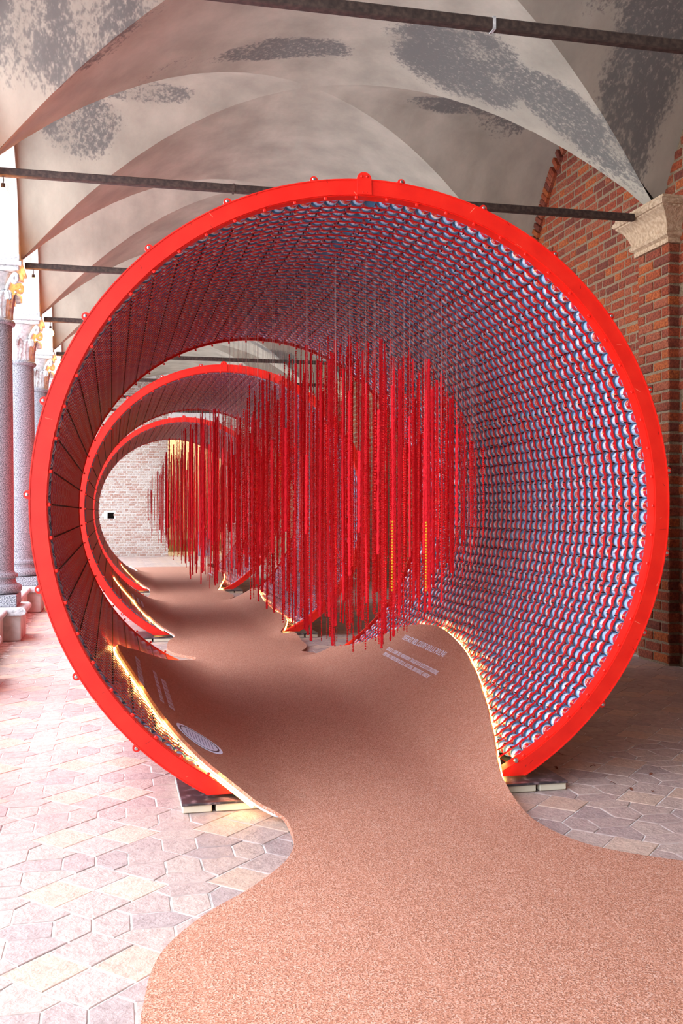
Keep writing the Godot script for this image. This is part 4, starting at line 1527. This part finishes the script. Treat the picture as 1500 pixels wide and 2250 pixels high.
func lay_text(parent: Node, words: String, deg: float, high: float, z0: float, z1: float, ink: Material) -> void:
	# flat lettering bent onto the right-hand side: read along +z, up the slope
	var tm := TextMesh.new()
	tm.text = words
	var f := SystemFont.new()
	f.font_names = PackedStringArray(["Droid Sans"])
	f.font_weight = 700
	tm.font = f
	tm.font_size = 32
	tm.depth = 0.0
	tm.pixel_size = 0.01
	var arr := tm.surface_get_arrays(0)
	var v: PackedVector3Array = arr[Mesh.ARRAY_VERTEX]
	var idx: PackedInt32Array = arr[Mesh.ARRAY_INDEX] if arr[Mesh.ARRAY_INDEX] != null else PackedInt32Array(range(v.size()))
	var lo := Vector2(1e9, 1e9)
	var hi := Vector2(-1e9, -1e9)
	for p in v:
		lo = Vector2(minf(lo.x, p.x), minf(lo.y, p.y))
		hi = Vector2(maxf(hi.x, p.x), maxf(hi.y, p.y))
	var q := MB.new()
	for i in range(0, idx.size(), 3):
		var P: Array = []
		for k in 3:
			var p := v[idx[i + k]]
			var zz := lerpf(z0, z1, (p.x - lo.x) / (hi.x - lo.x))
			var th := deg + high * (p.y - lo.y) / (hi.y - lo.y)
			P.append(on_walk(theta_x(th), zz, 0.0022))
		var e := Vector3(-0.7, 0.7, 0)
		q.tri(P[0], P[1], P[2], e, e, e)
	put("lettering", q.done(), ink, parent)

func strokes(parent: Node, d0: float, d1: float, z0: float, z1: float, ink: Material, lift := 0.0022) -> void:
	var q := MB.new()
	var z := z0
	var e := Vector3(0.5 if d0 < 0 else -0.5, 0.8, 0)
	var w := (z1 - z0) / 46.0
	var k := 0
	while z < z1 - w:
		var lean := 0.0
		var ww := w * rng.randf_range(0.55, 0.92)
		if k % 7 != 6:
			q.quad(on_walk(theta_x(d0), z, lift), on_walk(theta_x(d0), z + ww, lift), on_walk(theta_x(d1), z + ww + lean, lift), on_walk(theta_x(d1), z + lean, lift), e)
			if rng.randf() < 0.7:
				q.quad(on_walk(theta_x(d0), z, lift), on_walk(theta_x(d0), z + w, lift), on_walk(theta_x(lerpf(d0, d1, 0.25)), z + w, lift), on_walk(theta_x(lerpf(d0, d1, 0.25)), z, lift), e)
		z += w
		k += 1
	put("lettering", q.done(), ink, parent).set_meta("kind", "stuff")

# ------------------------------------------------------------------ bead strands
func strand_mesh(kind: int, length: float, sd: int) -> ArrayMesh:
	var r := RandomNumberGenerator.new()
	r.seed = sd
	var q := MB.new()
	var y := 0.0
	var sway := r.randf_range(0.0, 6.0)
	if kind == 2 or kind == 3:
		# gathered ribbon: a ruffled tube
		var path: Array = []
		var rad := 0.0098 if kind == 2 else 0.0072
		var prev: Array = []
		var j := 0
		while y > -length:
			var rr := rad * (0.75 + 0.45 * r.randf())
			var ring: Array = []
			for k in 6:
				var a := TAU * k / 6 + j * 0.5
				var o := rr * (0.8 + 0.4 * r.randf())
				ring.append(Vector3(cos(a) * o + 0.004 * sin(y * 3.0 + sway), y, sin(a) * o))
			if prev.size():
				for k in 6:
					q.flat(prev[k], prev[(k + 1) % 6], ring[(k + 1) % 6], ring[k], Vector3(0.004 * sin(y * 3.0 + sway), y + 0.004, 0))
			prev = ring
			y -= 0.012
			j += 1
		return q.done()
	var rad: float = [0.0060, 0.0048, 0, 0, 0.0072][kind]
	var pitch: float = [0.0122, 0.0104, 0, 0, 0.0180][kind]
	var curl := r.randf() < 0.1
	while y > -length:
		var below := maxf(0.0, (-y - length + 0.14) / 0.14)
		var x := 0.004 * sin(y * 2.2 + sway) + (0.05 * below * below if curl else 0.0)
		q.ball(Vector3(x, y, 0.003 * cos(y * 2.9)), rad * r.randf_range(0.9, 1.08), 6, 4)
		y -= pitch
	return q.done()

func bead_strands() -> void:
	var lens := [0.55, 0.8, 1.0, 1.2, 1.4, 1.6, 1.8, 2.0, 2.2]
	var lib := {}
	var thread_mesh := CylinderMesh.new()
	thread_mesh.top_radius = 0.0004
	thread_mesh.bottom_radius = 0.0004
	thread_mesh.height = 1.0
	thread_mesh.radial_segments = 4
	thread_mesh.rings = 1
	thread_mesh.cap_top = false
	thread_mesh.cap_bottom = false
	var clusters := [[Vector3(0.40, 1.64, -2.3), Vector3(0.90, 1.12, 1.55), 152, 235], [Vector3(0.16, 1.68, -8.9), Vector3(0.86, 1.22, 1.6), 92, 200], [Vector3(0.22, 1.64, -15.5), Vector3(0.85, 1.1, 1.6), 56, 115]]
	var place := ["in the nearest can tunnel", "in the middle can tunnel", "in the farthest can tunnel"]
	var one := ["strand of round glossy red beads", "strand of fine deep red beads", "thick ruffled bright red strand", "thin gathered red strand", "strand of large spaced red beads"]
	var extra := {}
	var extra_threads: Array = []
	for c in 3:
		var ctr: Vector3 = clusters[c][0]
		var half: Vector3 = clusters[c][1]
		for i in clusters[c][2] + clusters[c][3]:
			# even scatter over an ellipse in plan
			var total: int = clusters[c][2] + clusters[c][3]
			var own: bool = (i * clusters[c][2]) / total != ((i + 1) * clusters[c][2]) / total
			var rho := sqrt((i + 0.5) / total)
			var phi: float = i * 2.39996 + 0.4
			var ox := cos(phi) * rho
			var oz := sin(phi) * rho
			var fall := sqrt(maxf(0.03, 1.0 - rho * rho))
			var x := ctr.x + ox * half.x + rng.randf_range(-0.03, 0.03)
			var z := ctr.z + oz * half.z
			var top := ctr.y + half.y * (fall * 0.92 + 0.03) + rng.randf_range(-0.10, 0.10)
			var bottom := ctr.y - half.y * (fall * 0.93) + rng.randf_range(-0.16, 0.16)
			var roof := AXIS_Y + sqrt(1.59 * 1.59 - x * x) * 0.985
			top = minf(top, roof - 0.12)
			bottom = maxf(bottom, 0.36 + 0.1 * rng.randf())
			var want := maxf(0.5, top - bottom)
			var li := 0
			for k in lens.size():
				if absf(lens[k] - want) < absf(lens[li] - want): li = k
			var kind: int = [0, 0, 0, 1, 1, 2, 2, 3, 4, 0][rng.randi() % 10]
			var variant := rng.randi() % 2 if own else 0
			var key := [kind, li, variant]
			if not lib.has(key):
				lib[key] = strand_mesh(kind, lens[li], kind * 100 + li * 10 + variant)
			var m: Material = [M.bead, M.bead_deep, M.fluff, M.fluff, M.bead_bright][kind]
			var turn := Transform3D(Basis(Vector3.UP, rng.randf() * TAU).scaled(Vector3(1, want / lens[li], 1)), Vector3.ZERO)
			var tl := roof - top
			var th := Transform3D(Basis().scaled(Vector3(1, tl, 1)), Vector3(0, tl * 0.5, 0))
			if not own:
				# past the three hundred that get an object each
				var ek := [kind, li]
				if not extra.has(ek): extra[ek] = [lib[key], m, []]
				extra[ek][2].append(Transform3D(turn.basis, Vector3(x, top, z)))
				extra_threads.append(Transform3D(th.basis, Vector3(x, top + tl * 0.5, z)))
				continue
			var lab: String = one[kind] + " hanging on a thread " + place[c]
			var grp: String = one[kind].replace("strand", "strands") + " " + place[c]
			var gold := c == 0 and golds_at(x, z)
			if gold:
				lab = "strand with a run of golden yellow beads %s" % ["at the left of the nearest cluster", "in the middle of the nearest cluster", "right of the nearest cluster's middle"][gold_n]
				grp = ""
				gold_n += 1
			var t := thing("bead_strand", lab, "bead strand", Vector3(x, top, z), grp)
			if kind == 0 and rng.randf() < 0.3: m = M.bead_bright
			put("beads" if kind in [0, 1, 4] else "ribbon", lib[key], m, t, turn)
			if gold:
				put("golden_beads", strand_mesh(4, 0.42, 77), M.gold, t, Transform3D(Basis(), Vector3(0.004, -0.45 - 0.3 * rng.randf(), 0.010)))
			put("thread", thread_mesh, M.thread, t, th)
	var more := thing("more_bead_strands", "remaining red bead strands filling the hanging clusters inside the three can tunnels", "bead strands")
	more.set_meta("kind", "stuff")
	for ek in extra:
		many("strands", extra[ek][0], extra[ek][1], extra[ek][2], more)
	many("threads", thread_mesh, M.thread, extra_threads, more)

var gold_n := 0
func golds_at(x: float, z: float) -> bool:
	return gold_n < 3 and z > -2.6 and absf(x - [-0.12, 0.3, 0.55][gold_n]) < 0.05

# ------------------------------------------------------------------ small things
func small_things() -> void:
	# bulbs hanging under the rod ends along the arcade
	var ball := MB.new()
	ball.lathe([Vector2(0.0, -0.055), Vector2(0.022, -0.050), Vector2(0.038, -0.034), Vector2(0.044, -0.012), Vector2(0.040, 0.012), Vector2(0.026, 0.038), Vector2(0.016, 0.055), Vector2(0.0, 0.056)], 16)
	var bulb := ball.done()
	var cap := MB.new()
	cap.lathe([Vector2(0.0, 0.10), Vector2(0.016, 0.10), Vector2(0.018, 0.055), Vector2(0.0, 0.05)], 12)
	cap.tube([Vector3(0, 0.10, 0), Vector3(0.004, 0.13, 0), Vector3(0, 0.16, 0)], 0.004, 6)
	var cap_mesh := cap.done()
	var order := {1: "lit warm bulb under the second tie rod, at the left frame edge", 0: "lit warm bulb under the rod beside the nearest column capital", -1: "lit warm bulb under the rod beside the second column capital", -2: "lit warm bulb under the rod beside the third column capital", -3: "lit warm bulb under the rod beside the fourth column, smallest in sight"}
	for line in order:
		var at := Vector3(X_ARCADE + 0.14, 4.19, LINE0 + line * BAY)
		var t := thing("hanging_bulb", order[line], "bulb", at)
		put("glass_bulb", bulb, M.bulb, t, Transform3D(Basis().scaled(Vector3(1.25, 1.1, 1.25)), Vector3.ZERO))
		put("socket", cap_mesh, M.iron, t)
		var l := OmniLight3D.new()
		l.name = "bulb_light"
		l.light_color = Color(1.0, 0.66, 0.30)
		l.light_energy = 0.16
		l.light_size = 0.035
		l.omni_range = 30
		l.omni_attenuation = 2.0
		l.shadow_enabled = true
		l.position = at
		add_child(l, true)
	# boards that carry the ring feet
	var feet := [[-0.78, -0.24, 0.40, "dark plywood board on battens under the left foot of the largest ring"], [0.84, -0.22, 0.42, "dark plywood board on battens under the right foot of the largest ring"], [-0.82, -6.88, 0.40, "dark board under the left foot of the middle ring"], [0.86, -6.88, 0.40, "dark board under the right foot of the middle ring"], [-0.80, -13.5, 0.40, "dark board under the left foot of the farthest ring"], [0.82, -13.5, 0.40, "dark board under the right foot of the farthest ring"]]
	for f in feet:
		var t := thing("foot_board", f[3], "board", Vector3(f[0], 0, f[1]))
		var q := MB.new()
		q.box(Vector3(0, 0.046, 0), Vector3(f[2], 0.012, 0.62), 0.002)
		put("plywood_sheet", q.done(), M.ply, t)
		var sg := signf(f[0])
		var b := MB.new()
		b.box(Vector3(sg * f[2] * 0.31, 0.021, 0.0), Vector3(f[2] * 0.36, 0.038, 0.60), 0.004)
		put("batten", b.done(), M.batten, t)
		b = MB.new()
		b.box(Vector3(-sg * f[2] * 0.2, 0.021, 0.0), Vector3(f[2] * 0.56, 0.038, 0.60), 0.004)
		put("batten", b.done(), M.batten, t)
	# dry leaves on the tiles
	var leaf := MB.new()
	var rows: Array = []
	for j in 6:
		var tt := j / 5.0
		var w := 0.009 * sin(tt * PI) + 0.0005
		rows.append([Vector3(-w, 0.006 + 0.005 * sin(tt * 5.0), tt * 0.035), Vector3(0, 0.003 + 0.005 * sin(tt * 5.0), tt * 0.035), Vector3(w, 0.006 + 0.005 * sin(tt * 5.0), tt * 0.035)])
	leaf.grid(rows, Vector3.UP)
	var lm := leaf.done()
	var brown := mat(rgb(112, 56, 34), 0.8)
	brown.cull_mode = BaseMaterial3D.CULL_DISABLED
	var i := 0
	for p in [Vector2(1.38, 0.14), Vector2(1.33, 0.02), Vector2(1.46, 0.24), Vector2(1.42, -0.32), Vector2(1.66, -0.1), Vector2(1.18, -0.36), Vector2(1.86, 0.10)]:
		tag(put("dry_leaf", lm, brown, self, Transform3D(Basis(Vector3.UP, i * 1.3), Vector3(p.x, 0.001, p.y))), "tiny curled brown leaf lying on the tiles right of the walkway", "leaf", "dry leaves on the floor right of the walkway")
		i += 1
	# thin cable that runs down the second pedestal and along the floor
	var q := MB.new()
	var z2 := LINE0 - BAY
	q.tube([Vector3(-2.255, 0.36, z2 + 0.30), Vector3(-2.27, 0.18, z2 + 0.36), Vector3(-2.27, 0.04, z2 + 0.42), Vector3(-2.2, 0.008, z2 + 0.46), Vector3(-2.05, 0.006, z2 + 0.40), Vector3(-1.9, 0.006, z2 + 0.42)], 0.005, 6)
	tag(put("power_cable", q.done(), mat(rgb(214, 160, 90), 0.5)), "thin pale cable hanging down the second column pedestal onto the floor", "cable")
